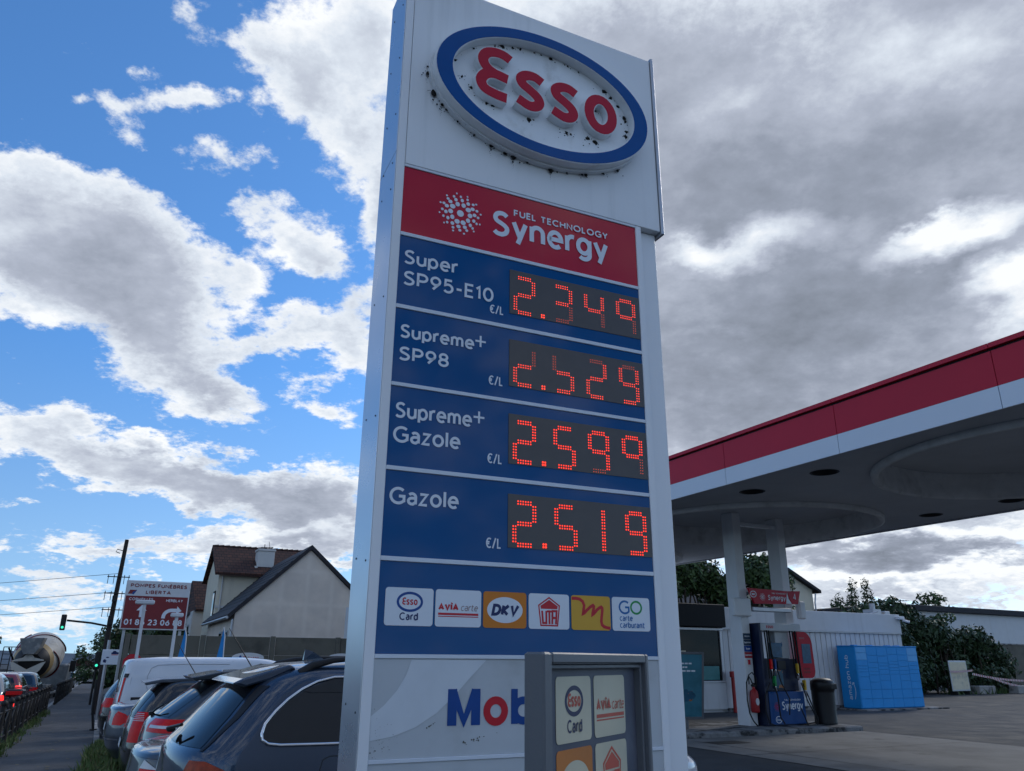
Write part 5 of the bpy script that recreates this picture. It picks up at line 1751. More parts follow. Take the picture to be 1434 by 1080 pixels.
VAN = [(z, xr, xf + .75, w) for z, xr, xf, w in [(.25, .10, 4.2, .82), (.40, .02, 4.3, .88), (.70, .0, 4.32, .90), (1.0, .02, 4.2, .90), (1.08, .03, 3.9, .895), (1.18, .04, 3.3, .885), (1.45, .07, 2.95, .85), (1.68, .11, 2.6, .80), (1.76, .15, 2.35, .76), (1.80, .34, 2.1, .66), (1.815, .8, 1.8, .4)]]
VN, sh = car_base('parked_van', 'plain white panel van parked between the silver saloon and the dark hatchback', VAN, .35, 18.9, 'white', rx=.20, fx=.6, p=3.2, cat='van', wx=(.8, 3.5), dz=.04)
for sd_ in (-1, 1):
    b = MB(); sh.patch(b, [yx(.85, .83, .10), yx(1.30, .79, .15), yx(1.42, .77, .17)], .010, sd_, nj=8); b.build('tail_light', M['tail_red'], VN)
    b = MB(); sh.patch(b, [yx(1.425, .76, .20), yx(1.50, .75, .22)], .010, sd_, nj=8); b.build('lamp_cap', M['black'], VN)
    b = MB()
    pr_ = [(.62, 1.12), (.56, 1.25), (.55, 1.45), (.60, 1.60), (.72, 1.66), (1.3, 1.68), (2.1, 1.68)]
    sh.sideline(b, pr_, .007, .002, sd_); sh.sideline(b, [(2.16, 1.74), (2.13, 1.4), (2.12, .9), (2.1, .5)], .005, .001, sd_); sh.sideline(b, [(.33, 1.74), (.26, 1.4), (.24, .9), (.24, .5)], .005, .001, sd_)
    pr_ = [(.62, 1.12), (1.3, 1.06), (2.1, 1.05)]
    sh.sideline(b, pr_, .006, .002, sd_)
    b.build('panel_crease', M['alu'], VN)
    b = MB(); sh.patch(b, [xx(1.0, .30, 2.9), xx(1.065, .30, 2.9)], .014, sd_, nj=14); b.build('rub_strip', M['black'], VN)
    b = MB(); sh.patch(b, [xx(1.22, 2.6, 3.85), xx(1.45, 2.6, 3.5), xx(1.66, 2.66, 3.15)], .006, sd_, nj=8); b.build('door_window', M['car_glass'], VN)
    b = MB(); b.bbox(3.7, 3.85, sd_ * 1.0 - .09, sd_ * 1.0 + .09, 1.22, 1.45, .03); b.build('wing_mirror', M['black'], VN)
b = MB(); sh.patch(b, [yy(1.15, -.68, .68), yy(1.55, -.62, .62), yy(1.66, -.58, .58)], .006, nj=10); b.build('rear_window', M['car_glass'], VN)

DK, sh = car_base('parked_car', 'dark hatchback farthest along the parked row, just beyond the white van', HV, .15, 22.2, 'black', rx=.32, fx=.6, p=3.0, wx=(.8, 3.4), dz=.0)
b = MB(); sh.patch(b, [yy(1.0, -.60, .60), yy(1.42, -.52, .52)], .005, nj=12); b.build('rear_window', M['screen'], DK)
for sd_ in (-1, 1):
    b = MB(); sh.patch(b, [yx(.80, .55, .36), yx(1.0, .60, .32)], .010, sd_, nj=8); b.build('tail_light', M['tail_red'], DK)
    b = MB(); sh.patch(b, [xx(1.06, .6, 2.9), xx(1.40, .75, 2.3)], .005, sd_, nj=10); b.build('side_window', M['car_glass'], DK)
saloon('dark saloon at the far end of the parked row by the leaning pole', .22, 24.6, 'navy', 'split', 0)

# --- traffic queueing in the street, seen from behind
def traffic(name, label, lev, e, n, paint, lit=True, p=2.6, high=False):
    t, s_ = car_base(name, label, lev, e, n, paint, rx=.35, fx=.6, p=p, rz=TH + R(90), group='cars queueing in the street', wx=(.85, 3.4))
    t.location.z = gz(e, n)
    zt = [z for z in s_.z]
    b = MB(); s_.patch(b, [yy(1.04, -.64, .64), yy(1.2, -.60, .60), yy(1.36, -.52, .52)], .006, nj=10); b.build('rear_window', M['car_glass'], t)
    for sd_ in (-1, 1):
        b = MB(); s_.patch(b, [yx(.78, .58, .34), yx(.92, .58, .30)] if not high else [yx(.75, .66, .28), yx(1.10, .66, .36)], .010, sd_, nj=8); b.build('tail_light', M['tail_on'] if lit else M['tail_red'], t)
        b = MB(); s_.patch(b, [xx(1.06, .95, 2.8), xx(1.33, 1.25, 2.25)], .006, sd_, nj=10); b.build('side_window', M['car_glass'], t)
    plate(t, s_, .58)
    return t


traffic('queueing_car', 'silver car with lit tail lamps nearest in the street queue', HAT, -3.15, 27.3, 'silver')
traffic('queueing_car', 'dark red car with tall lit tail lamps second in the street queue', HV, -3.1, 32.6, 'red', high=True)
traffic('queueing_car', 'black car in the street queue just behind the concrete mixer', HAT, -3.0, 39.5, 'black', lit=False)
for k, (e, n, pnt, lab) in enumerate(((-5.3, 72, 'white', 'small white car far down the street beyond the mixer'), (-2.6, 84, 'grey', 'grey car far down the street near the parked kerb lane'), (-5.6, 93, 'silver', 'silver car farthest away in the street'))):
    traffic('queueing_car', lab, HAT, e, n, pnt, lit=(k == 1))
# scooter
sc_ = thing('motor_scooter', 'motor scooter with red rear reflector waiting by the kerb railings', 'scooter', P3(-2.05, 27.6, gz(-2, 27.6)), TH + R(90))
b = MB(); b.bbox(.0, .35, -.22, .22, .88, 1.08, .05); tc_ = b.build('top_case', M['black'], sc_)
b = MB(); b.bbox(-.012, .0, -.20, .20, .93, 1.03, .004); b.build('reflector', M['tail_red'], tc_)
b = MB(); b.bbox(.1, 1.0, -.16, .16, .55, .85, .06); b.bbox(1.2, 1.4, -.2, .2, .3, 1.05, .05); b.bbox(.95, 1.3, -.16, .16, .25, .35, .03); b.build('body', M['paint_graphite'], sc_)
b = MB(); b.bbox(.02, .09, -.07, .07, .62, .70, .01); b.build('tail_light', M['tail_on'], sc_)
for x in (.35, 1.5):
    b = MB(); b.cyl((x, -.06, .27), (x, .06, .27), .27, n=20); b.build('wheel', M['rubber'], sc_)
b = MB(); b.tube([(1.3, -.35, 1.05), (1.35, 0, 1.08), (1.3, .35, 1.05)], .018); b.build('handlebar', M['black'], sc_)

# --- concrete mixer lorry, seen from behind
MX = thing('concrete_mixer', 'concrete mixer lorry with cream drum and hopper in the street queue', 'truck', P3(-3.75, 55.5, gz(-3.3, 55) - .50), TH + R(83))
M['drum'] = blotch(mat('drum_cream', (.47, .44, .38), .5, var=.08, scale=2), (.24, .22, .19), 1.2, .5, .7, strength=.7)
M['drum_tan'] = mat('drum_tan', (.40, .27, .12), .5, var=.12)
M['truck_grey'] = blotch(mat('truck_grey', (.16, .17, .17), .7, var=.2, scale=3), (.30, .29, .27), 2, .5, .68)
b = MB()
T_ = Matrix.Translation((.75, 0, 2.45)) @ Matrix.Rotation(R(78), 4, 'Y')
prof = [(.62, -.15), (.84, .1), (1.10, .7), (1.29, 1.4), (1.34, 2.1), (1.29, 2.8), (1.02, 3.7), (.5, 4.2)]
b.lathe([(.62, -.15), (.84, .1), (.96, .38)], 40, T_, 2, cap=True); b.lathe([(.96, .38), (1.10, .7)], 40, T_, 1, cap=False); b.lathe(prof[2:], 40, T_, 0, cap=True)
dr = b.build('drum', [M['drum'], M['drum_tan'], M['black_hole']], MX)
b = MB()
for ph in (0, 2.1, 4.2):
    pts = []
    for i in range(24):
        z = .8 + 2.2 * i / 23; r_ = np.interp(z, [q[1] for q in prof], [q[0] for q in prof]) + .01
        a = ph + i * .11
        pts.append(T_ @ Vector((r_ * math.cos(a), r_ * math.sin(a), z)))
    b.tube(pts, .12, 6, flat=.15)
b.build('drum_stripe', M['sign_dark_red'], dr)
b = MB(); b.prism([(-.66, 3.88), (.60, 3.84), (.45, 3.30), (.28, 2.95), (-.28, 2.95), (-.50, 3.30)], lambda a, b_, d: (d, a, b_), -.25, .65); b.build('hopper', M['truck_grey'], MX, bevel=.03)
b = MB()
b.prism([(-.80, 2.66), (-.28, 2.78), (-.12, 2.98), (.12, 2.98), (.28, 2.78), (.80, 2.62), (.80, 2.57), (-.80, 2.60)], lambda a, b_, d: (d, a, b_), -.02, .02)
b.prism([(-.92, 2.56), (-.70, 2.50), (0, 2.12), (.70, 2.50), (.90, 2.54), (.72, 2.05), (.22, 1.62), (-.22, 1.62), (-.66, 2.05)], lambda a, b_, d: (d, a, b_), -.02, .02)
b.build('rear_guard', M['drum'], MX)
b = MB(); b.tube([(-.15, .65, 1.60), (-.45, -.2, 1.45), (-.6, -.95, 1.05)], [.17, .16, .14], 10, flat=.6); b.build('chute', M['truck_grey'], MX)
b = MB()
b.bbox(.0, .5, -.9, .9, .75, 1.15, .02); b.bbox(-.05, 6.5, -.45, .45, .95, 1.15, .02)
b.bbox(.1, .6, .3, 1.1, 1.2, 1.7, .04); b.bbox(.05, .5, -1.15, -.75, .85, 1.3, .03)
b.bbox(-.08, .0, -1.2, 1.2, .45, .62, .02); b.bbox(1.0, 4.5, -1.22, -.85, .72, .85, .02); b.bbox(1.0, 4.5, .85, 1.22, .72, .85, .02)
b.build('chassis', M['truck_grey'], MX)
b = MB()
for y in (.95, 1.35):
    b.tube([(-.05, y, .8), (-.05, y, 3.35)], .025, 6)
for k in range(8):
    b.tube([(-.05, .95, 1.0 + .28 * k), (-.05, 1.35, 1.0 + .28 * k)], .018, 6)
b.tube([(-.05, 1.35, 3.35), (-.05, .3, 3.35)], .025, 6); b.tube([(-.05, 1.1, 3.3), (.5, .85, 2.6)], .05, 6)
b.bbox(-.1, .6, .6, 1.4, 2.02, 2.08, .01)
b.build('ladder', M['iron'], MX)
b = MB(); b.bbox(6.3, 8.2, -1.15, 1.15, .7, 2.4, .10); b.build('cab', M['truck_grey'], MX)
b = MB(); b.bbox(6.6, 6.75, -1.55, -1.22, 1.9, 2.6, .03); b.build('wing_mirror', M['black'], MX)
for x in (1.0, 2.4, 5.0, 7.2):
    for sy in (-1, 1):
        b = MB(); b.cyl((x, sy * .62, .5), (x, sy * 1.18, .5), .5, n=24); b.build('wheel', M['rubber'], MX)
for y in (-.95, .95):
    b = MB(); b.bbox(-.10, -.081, y - .2, y + .2, .47, .60, .005); b.build('tail_light', M['tail_red'], MX)
# ambulance with beacon beyond it
AM = thing('ambulance', 'white ambulance with blue beacon lit, beyond the mixer', 'ambulance', P3(-3.0, 92, gz(-2.5, 92) - .3), TH + R(90))
b = MB(); b.bbox(0, 3.6, -1.0, 1.0, .45, 2.15, .10); b.bbox(3.5, 5.2, -.95, .95, .45, 1.5, .10); b.build('body', M['paint_white'], AM)
b = MB(); b.bbox(-.012, .0, -.8, .8, 1.35, 1.95, .003); b.build('rear_window', M['screen'], AM)
b = MB(); b.bbox(-.010, .0, -.9, .9, .8, 1.1, .003); b.build('blue_band', M['signblue'], AM)
b = MB(); b.bbox(.2, .5, -.35, .35, 2.16, 2.36, .05); b.build('beacon', M['blue_on'], AM)
for x in (.8, 4.2):
    for sy in (-1, 1):
        b = MB(); b.cyl((x, sy * .7, .36), (x, sy * 1.0, .36), .36, n=20); b.build('wheel', M['rubber'], AM)


# ------------------------------------------------------------------ trees and plants
def leaf_cloud(mb, clumps, n, size, rr, up=.25):
    """many small leaf faces spread through a crown made of clumps (x, y, z, rx, ry, rz)"""
    wts = [c[3] * c[4] * c[5] for c in clumps]
    tot = sum(wts)
    for c, w in zip(clumps, wts):
        for _ in range(max(6, int(n * w / tot))):
            d = Vector((rr.gauss(0, 1), rr.gauss(0, 1), rr.gauss(0, 1))).normalized()
            q = rr.uniform(.25, 1.0) ** .45 * rr.uniform(.82, 1.14)
            p = Vector((c[0] + d.x * c[3] * q, c[1] + d.y * c[4] * q, c[2] + d.z * c[5] * q))
            s = size * rr.uniform(.6, 1.35)
            nrm = (d + Vector((rr.gauss(0, .6), rr.gauss(0, .6), rr.gauss(0, .6) + up))).normalized()
            a = nrm.orthogonal().normalized()
            a = (Matrix.Rotation(rr.uniform(0, 6.28), 3, nrm) @ a)
            b_ = nrm.cross(a)
            mb.add([p - a * s, p + b_ * s * .45 + nrm * s * .1, p + a * s, p - b_ * s * .45 + nrm * s * .1], [(0, 1, 2, 3)], 0 if rr.random() < .6 else 1)


def tree(label, e, n, h, r, trunk_h, seed, leaves=2600, size=.16, name='broadleaf_tree', mats=('leaf', 'leaf_dark'), group=None, shape=1.0, cat='tree'):
    rr = random.Random(seed)
    t = thing(name, label, cat, P3(e, n, gz(e, n)), rr.uniform(0, 6), group)
    b = MB()
    top = h * .78
    lean = (rr.uniform(-.3, .3), rr.uniform(-.3, .3))
    b.tube([(0, 0, -.1), (lean[0] * .3, lean[1] * .3, trunk_h * .6), (lean[0], lean[1], trunk_h), (lean[0] * 1.3, lean[1] * 1.2, top)], [h * .028, h * .022, h * .018, h * .005], 8)
    clumps = []
    for k in range(15):
        a = rr.uniform(0, 6.28)
        z = trunk_h + (h - trunk_h) * rr.uniform(.02, .92)
        f = math.sqrt(max(.06, 1 - ((z - trunk_h) / (h - trunk_h) * 1.5 - .55) ** 2))
        q = r * f * rr.uniform(.35, .8)
        x, y = lean[0] + math.cos(a) * q, lean[1] + math.sin(a) * q
        s = r * rr.uniform(.26, .44)
        clumps.append((x, y, z, s, s, s * .8 * shape))
        b.tube([(lean[0], lean[1], trunk_h + (z - trunk_h) * .4), (x * .6, y * .6, z * .9 + .1 * trunk_h), (x, y, z)], [h * .010, h * .006, h * .002], 5)
    clumps.append((lean[0], lean[1], h - r * .3, r * .4, r * .4, r * .35))
    b.build('trunk', M['bark'], t)
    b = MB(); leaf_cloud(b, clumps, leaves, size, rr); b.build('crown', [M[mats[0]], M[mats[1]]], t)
    return t


G = 'trees behind the station shop'
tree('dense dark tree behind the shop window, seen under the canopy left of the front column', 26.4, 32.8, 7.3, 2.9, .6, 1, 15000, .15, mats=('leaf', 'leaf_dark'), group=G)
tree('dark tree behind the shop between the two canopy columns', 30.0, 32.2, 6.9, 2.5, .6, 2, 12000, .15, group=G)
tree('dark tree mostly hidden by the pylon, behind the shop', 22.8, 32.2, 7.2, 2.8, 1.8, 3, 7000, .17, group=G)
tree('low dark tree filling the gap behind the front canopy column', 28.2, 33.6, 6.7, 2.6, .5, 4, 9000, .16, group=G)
for k, (e, n, h, r) in enumerate(((47.3, 40.0, 6.9, .55), (48.5, 40.0, 7.0, .55), (46.2, 40.4, 5.9, .6), (49.6, 40.5, 6.0, .6), (45.6, 40.2, 5.6, .45), (48.0, 41, 5.9, .6))):
    lab = ('tall narrow conifer left of the tallest one above the shop roof', 'tallest narrow conifer above the shop roof', 'short conifer at the left of the group above the shop roof', 'short conifer at the right of the group above the shop roof', 'smallest conifer at the left edge of the group above the roof', 'broad low conifer behind the two tall ones above the roof')[k]
    rr = random.Random(60 + k)
    t = thing('conifer', lab, 'tree', P3(e, n, 0), 0, 'conifers above the shop roof')
    b = MB(); b.tube([(0, 0, 0), (0, 0, h * .5), (.05, 0, h)], [.12, .08, .01], 6); b.build('trunk', M['bark'], t)
    b = MB(); leaf_cloud(b, [(rr.uniform(-.15, .15), rr.uniform(-.15, .15), 2.5 + (h - 2.6) * i / 8, r * (1.5 - i / 7.5) + .10, r * (1.5 - i / 7.5) + .10, .5) for i in range(9)], 2600, .10, rr, up=.6); b.build('crown', [M['leaf_dark'], M['leaf_blue']], t)

# overgrown hedge at the end of the lot
rr = random.Random(21)
hg = thing('overgrown_hedge', 'tall overgrown ivy hedge at the far end of the lot behind the white board', 'hedge', P3(0, 0, 0), TH)
cl = []
for k in range(46):
    e = rr.uniform(33.2, 49.0); n = 28.8 + min(1.4, max(0, e - 38) * .4) + rr.uniform(0, 2.0)
    zt_ = np.interp(e, [33, 35, 38, 41, 43, 45, 49], [3.6, 4.2, 4.5, 4.2, 3.9, 3.5, 2.9]) + rr.uniform(-.6, .25)
    z = rr.uniform(.4, max(.8, zt_ - .5))
    s = rr.uniform(.7, 1.2)
    cl.append((e, n, z, s, s * .8, s * .8))
for e, z in ((33.6, 3.0), (34.6, 3.7), (36, 4.0), (37.5, 4.2), (39, 3.9), (40.5, 3.6), (42, 3.2), (43.5, 2.6), (45, 2.6), (46, 2.3), (47.5, 2.2), (48.5, 1.5), (47, 1.0), (34, .8), (33.4, 1.8), (36, .7), (38, .8), (40, .9), (42, .8), (44, 1.5), (41, 2.3), (38, 2.6), (36, 2.6), (35, 1.5), (37, 1.2), (39, 1.3), (41, 1.3), (43, 1.0), (45, .8)):
    cl.append((e, 29.5 + min(1.4, max(0, e - 38) * .4), z, 1.0, .8, .75))
b = MB()
leaf_cloud(b, cl, 24000, .15, rr)
b.build('foliage', [M['leaf_blue'], M['leaf_dark']], hg)
b = MB()
for k in range(12):
    e = 33.8 + k * 1.05; n = 29.8 + (e - 33) * .05
    b.tube([(e, n, 0), (e + rr.uniform(-.3, .3), n, 1.5), (e + rr.uniform(-.5, .5), n + .2, 3.0)], [.06, .04, .015], 5)
b.build('stems', M['bark'], hg)
for k, (e, n, z, lab) in enumerate(((43.2, 30.8, 4.3, 'leafy shrub branch rising above the hedge near the white wall'), (46.0, 31.6, 3.5, 'leafy shrub at the right end of the hedge against the grey wall'))):
    tree(lab, e, n, z, 1.1, .8, 90 + k, 700, .13, 'shrub', ('leaf', 'leaf_blue'), 'shrubs by the hedge', cat='shrub')
# weeds along the far edge
b = MB()
for k in range(500):
    e = rr.uniform(41, 53); n = 29.5 + (e - 41) * .04 + rr.gauss(0, .25)
    h = rr.uniform(.15, .5)
    a = rr.uniform(0, 3.14)
    b.add([P3(e - .04 * math.cos(a), n - .04 * math.sin(a), 0), P3(e + .04 * math.cos(a), n + .04 * math.sin(a), 0), P3(e + rr.gauss(0, .12), n + rr.gauss(0, .12), h)], [(0, 1, 2)])
struct(b.build('weeds', M['leaf']), 'stuff')

# white board, blocks, tape, walls at the right
wb = thing('notice_board', 'blank off-white board in a frame standing on the lot before the hedge', 'board', P3(40.6, 28.9, 0), TH + R(8))
b = MB(); b.bbox(0, 1.85, 0, .06, .18, 1.72, .02); fr_ = b.build('frame', M['alu'], wb)
b = MB(); b.box(.08, 1.77, -.004, -.0005, .26, 1.64); b.build('panel', M['faded'], fr_)
for x in (.25, 1.5):
    b = MB(); b.bbox(x, x + .08, -.1, .3, 0, .178, .01); b.build('foot', M['iron'], wb)
tpt = thing('barrier_tape', 'red and white barrier tape strung from the board across the lot', 'tape', P3(0, 0, 0), TH)
def tape(name, pts):
    vs, fs, mi = [], [], []
    b = MB()
    P_ = []
    for (a, c) in zip(pts, pts[1:]):
        for i in range(14):
            t = i / 14
            P_.append([a[j] + (c[j] - a[j]) * t for j in range(3)])
    P_.append(pts[-1])
    for i, (a, c) in enumerate(zip(P_, P_[1:])):
        b.quad((a[0], a[1], a[2]), (c[0], c[1], c[2]), (c[0] + .06, c[1], c[2] + .10), (a[0] + .06, a[1], a[2] + .10), i % 2)
    b.build(name, [M['board_white'], M['red_paint']], tpt)
def sag(a, c, s, k=8):
    return [(a[0] + (c[0] - a[0]) * i / k, a[1] + (c[1] - a[1]) * i / k, a[2] + (c[2] - a[2]) * i / k - s * 4 * (i / k) * (1 - i / k)) for i in range(k + 1)]
tape('tape_strip', sag((42.4, 28.9, 1.0), (51.5, 29.6, .75), .25))
tape('tape_strip', sag((44.0, 28.9, .8), (51.5, 29.4, .5), .40))
tape('tape_strip', sag((40.5, 28.85, 1.12), (42.4, 28.85, 1.18), .03, 4))
for k, (e, n, w, lab) in enumerate(((43.3, 29.2, 1.5, 'pale concrete block on the ground just right of the white board'), (46.2, 28.9, 1.6, 'pale concrete block farther right along the lot edge'), (48.6, 28.9, .9, 'concrete block at the right end of the lot edge'))):
    t = thing('concrete_block', lab, 'concrete block', P3(e, n, 0), TH + .05, 'concrete blocks along the lot edge')
    b = MB(); b.bbox(0, w, 0, .6, -.02, .42, .04); b.build('block', M['kerb'], t)
    b = MB(); b.tube([(w * .4, .3, .40), (w * .4, .3, .52), (w * .55, .3, .52), (w * .55, .3, .40)], .012, 6); b.build('lifting_loop', M['iron'], t)
gw = thing('boundary_wall', 'rough grey boundary wall at the right edge of the lot', 'wall', P3(46.8, 32.0, 0), TH + R(4))
b = MB(); b.box(0, 14, 0, .3, 0, 2.7); b.build('wall', M['concrete_wall'], gw)
b = MB(); b.box(-.05, 14.05, -.05, .35, 2.701, 2.78); b.build('coping', M['kerb'], gw)
wh = thing('long_building', 'long low white building with a dark flat roof edge beyond the hedge', 'building', P3(49.5, 37.5, 0), TH + R(3))
b = MB(); b.box(0, 24, 0, 8, 0, 5.0); b.build('wall', M['store_white'], wh)
b = MB(); b.bbox(-.3, 24.3, -.3, 8.3, 5.001, 5.4, .03); b.build('roof', M['slate'], wh)
b = MB(); b.box(1, 6, -.05, .0, 3.0, 3.08); b.build('pipe', M['alu'], wh)
tree('rounded dark tree at the right edge behind the long white building', 66.0, 47.5, 7.6, 2.2, 2.5, 33, 1200, .2, group='trees behind the long building')
tree('small dark tree top above the roof of the long building', 60.5, 47.5, 6.9, 1.0, 3.5, 34, 500, .2, group='trees behind the long building')
ta = thing('roof_aerial', 'thin television aerial above the hedge beside the shop roof', 'aerial', P3(52.0, 40, 0), TH)
b = MB(); b.tube([(0, 0, 0), (0, 0, 6.0)], .03, 6); b.build('mast', M['iron'], ta)
b = MB(); b.tube([(-1.0, 0, 5.9), (.7, 0, 5.9)], .025, 6)
for k in range(6):
    b.tube([(-.9 + k * .3, -.3, 5.9), (-.9 + k * .3, .3, 5.9)], .014, 5)
b.build('antenna', M['iron'], ta)
# gabled house beyond the shop
hR = thing('gabled_house', 'pale house gable with dark sloping roof beyond the shop, right of the columns', 'house', P3(35.1, 35.4, 0), TH)
b = MB(); b.prism([(-3.0, 0), (3.1, 0), (3.1, 5.75), (1.0, 6.72), (-3.0, 4.9)], lambda a, z, d: (a, d, z), 0, 8); b.build('wall', M['plaster_cream'], hR)
b = MB(); b.prism([(1.0, 6.74), (3.5, 5.55), (3.5, 5.72), (1.0, 6.95), (-3.4, 4.93), (-3.4, 4.76)], lambda a, z, d: (a, d, z), -.35, 8.3); b.build('roof', M['slate'], hR)
b = MB(); b.tube([(3.25, -.1, 5.55), (3.2, -.1, 5.3), (3.13, -.1, 5.0), (3.13, -.1, 0)], .05, 6); b.build('drainpipe', M['alu'], hR)
lh = thing('lean_to', 'low dark roofed lean-to attached beyond the shop, right of the gabled house', 'shed', P3(38.6, 35.2, 0), TH)
b = MB(); b.box(0, 3.4, 0, 4, 0, 4.4); b.build('wall', M['plaster_white'], lh)
b = MB(); b.prism([(-.3, 4.41), (3.6, 4.75), (3.6, 4.95), (-.3, 4.6)], lambda a, z, d: (a, d, z), -.3, 4.3); b.build('roof', M['slate'], lh)

# ------------------------------------------------------------------ left side: wall, houses, signs
cw = thing('concrete_panel_wall', 'long wall of stacked grey concrete panels and posts behind the parked cars', 'wall', P3(.62, 26.0, 0), TH)
b = MB()
k = 0
x = 0.0
while x < 14:
    for j in range(5):
        z0 = -.45 + j * .54
        b.bbox(x + .09, x + 1.96, .03, .075, z0, z0 + .535, .008)
    x += 2.05
b.build('panel', M['concrete_wall'], cw)
x = 0.0
while x < 14.2:
    b = MB(); b.bbox(x - .07, x + .07, -.02, .12, -.5, 2.27, .01); b.build('post', M['concrete_wall'], cw)
    x += 2.05

# grey gable house
h1 = thing('gable_house', 'house with blank grey gable wall and steep dark roof behind the concrete wall', 'house', P3(0, 34, -.3), TH)
g1 = lambda a, z, d: (a, d, z)
b = MB(); b.prism([(4.56, 0), (10.3, 0), (10.3, 3.75), (7.38, 6.30), (4.56, 3.62)], g1, 0, 9); b.build('wall', M['plaster_grey'], h1)
b = MB(); b.prism([(4.32, 3.42), (7.38, 6.32), (10.9, 3.27), (10.95, 3.42), (7.38, 6.52), (4.28, 3.58)], g1, -.12, 9.2)
h1r = b.build('roof', M['slate'], h1)
b = MB()
for k in range(9):
    t = .12 + k * .09
    b.tube([(4.3 + 3.08 * t, -.05, 3.60 + 2.92 * t), (4.3 + 3.08 * t, 9.1, 3.60 + 2.92 * t)], .025, 5)
b.build('roof_battens', M['slate'], h1r)
b = MB(); b.tube([(4.49, -.03, 3.4), (4.49, -.03, .2)], .045, 6); b.tube([(4.27, -.1, 3.46), (4.27, 9, 3.46)], .06, 6); b.build('gutter', M['alu'], h1)
for y, z0, z1 in ((1.2, 2.3, 3.0), (3.0, 2.2, 3.0)):
    b = MB(); b.box(4.50, 4.557, y, y + .8, z0, z1); w_ = b.build('window', M['alu'], h1)
    b = MB(); b.box(4.48, 4.497, y + .08, y + .72, z0 + .08, z1 - .08); b.build('pane', M['dark_glass'], w_)

# old house with brown tiled roof and chimney
M['tiles'] = brickmat('brown_tiles', (.085, .032, .020), (.050, .022, .016), (.018, .010, .008), .26, .17, .85, .018, .5, .6)
h2 = thing('tiled_house', 'old cream house with brown tiled roof and white chimney', 'house', P3(0, 42, -.4), TH)
b = MB(); b.box(4.66, 9.7, 0, 5, 0, 6.08); b.prism([(0, 6.082), (5, 6.082), (2.5, 7.42)], lambda a, z, d: (d, a, z), 4.66, 9.7); b.build('wall', M['plaster_cream'], h2)
b = MB()
b.add([(4.42, -.45, 5.90), (9.95, -.45, 5.90), (9.95, 2.5, 7.52), (4.42, 2.5, 7.52), (4.42, -.45, 6.04), (9.95, -.45, 6.04), (9.95, 2.5, 7.66), (4.42, 2.5, 7.66)], [(0, 1, 2, 3), (4, 7, 6, 5), (0, 4, 5, 1), (1, 5, 6, 2), (0, 3, 7, 4), (2, 6, 7, 3)])
b.add([(4.42, 5.4, 5.90), (9.95, 5.4, 5.90), (9.95, 2.5, 7.66), (4.42, 2.5, 7.66)], [(0, 1, 2, 3)])
r_o = b.build('roof', M['tiles'], h2)
b = MB()
for k in range(19):
    x = 4.43 + k * .28
    b.cyl((x, 2.5, 7.64), (x + .30, 2.5, 7.66), .07, .09, 8)
b.build('ridge_tiles', M['tiles'], r_o)
b = MB(); b.bbox(6.48, 7.32, .35, 1.2, 5.9, 7.28, .02); b.bbox(6.44, 7.36, .31, 1.24, 7.281, 7.40, .02); b.bbox(6.36, 6.50, .2, .7, 6.0, 6.50, .01); ch = b.build('chimney', M['plaster_white'], r_o)
b = MB(); b.tube([(6.9, 1.2, 7.4), (6.9, 1.2, 7.75)], .02, 5); b.tube([(6.7, 1.1, 7.55), (7.35, 1.25, 7.62)], .018, 5); b.tube([(7.2, 1.2, 7.45), (7.1, 1.2, 7.9)], .012, 5)
for x in (6.75, 6.95, 7.15, 7.3):
    b.tube([(x, .95, 7.56), (x, 1.45, 7.6)], .012, 5)
b.build('antenna', M['iron'], ch)
b = MB(); b.box(4.62, 9.7, -.05, .0, 4.35, 4.47); b.tube([(4.85, -.06, 5.9), (4.85, -.06, 4.0)], .04, 6); b.build('string_course', M['plaster_white'], h2)
b = MB(); b.box(4.63, 4.658, .4, 1.2, 3.9, 5.2); w_ = b.build('window', M['wood_dark'], h2)
b = MB(); b.box(4.61, 4.628, .5, 1.1, 4.0, 5.1); b.build('pane', M['dark_glass'], w_)
# lower house, row beyond
h3 = thing('low_tiled_house', 'lower narrow house with dark tiled roof left of the cream house', 'house', P3(0, 48, -.5), TH)
b = MB(); b.box(4.20, 6.2, 0, 9, 0, 4.6); b.build('wall', M['plaster_white'], h3)
b = MB(); b.add([(4.30, -.3, 4.55), (6.3, -.3, 4.55), (6.3, 2.6, 6.3), (4.16, 2.6, 6.3), (4.30, -.3, 4.68), (6.3, -.3, 4.68), (6.3, 2.6, 6.43), (4.16, 2.6, 6.43), (3.75, 9, 4.0), (3.75, 9, 4.2)], [(0, 1, 2, 3), (4, 7, 6, 5), (0, 4, 5, 1), (0, 3, 7, 4), (3, 2, 6, 7), (0, 8, 9, 4), (3, 8, 0), (7, 4, 9), (3, 7, 9, 8)]); b.build('roof', M['tiles'], h3)
for y in (1.0, 3.0, 5.0):
    b = MB(); b.box(4.16, 4.198, y, y + .9, 2.6, 3.9); w_ = b.build('window', M['alu'], h3)
    b = MB(); b.box(4.14, 4.157, y + .1, y + .8, 2.7, 3.8); b.build('pane', M['dark_glass'], w_)
h4 = thing('street_house', 'white house front with wall lamp bracket, beyond the billboard', 'house', P3(0, 58, -.7), TH)
b = MB(); b.box(4.55, 9, 0, 9, 0, 5.0); b.build('wall', M['plaster_white'], h4)
b = MB(); b.prism([(4.2, 5.0), (9.3, 5.0), (6.8, 7.0)], g1, -.2, 9.2); b.build('roof', M['slate'], h4)
for y in (.8, 2.6, 4.6, 6.6):
    for z in (1.2, 3.2):
        b = MB(); b.box(4.51, 4.548, y, y + .9, z, z + 1.3); w_ = b.build('window', M['alu'], h4)
        b = MB(); b.box(4.49, 4.507, y + .1, y + .8, z + .1, z + 1.2); b.build('pane', M['dark_glass'], w_)

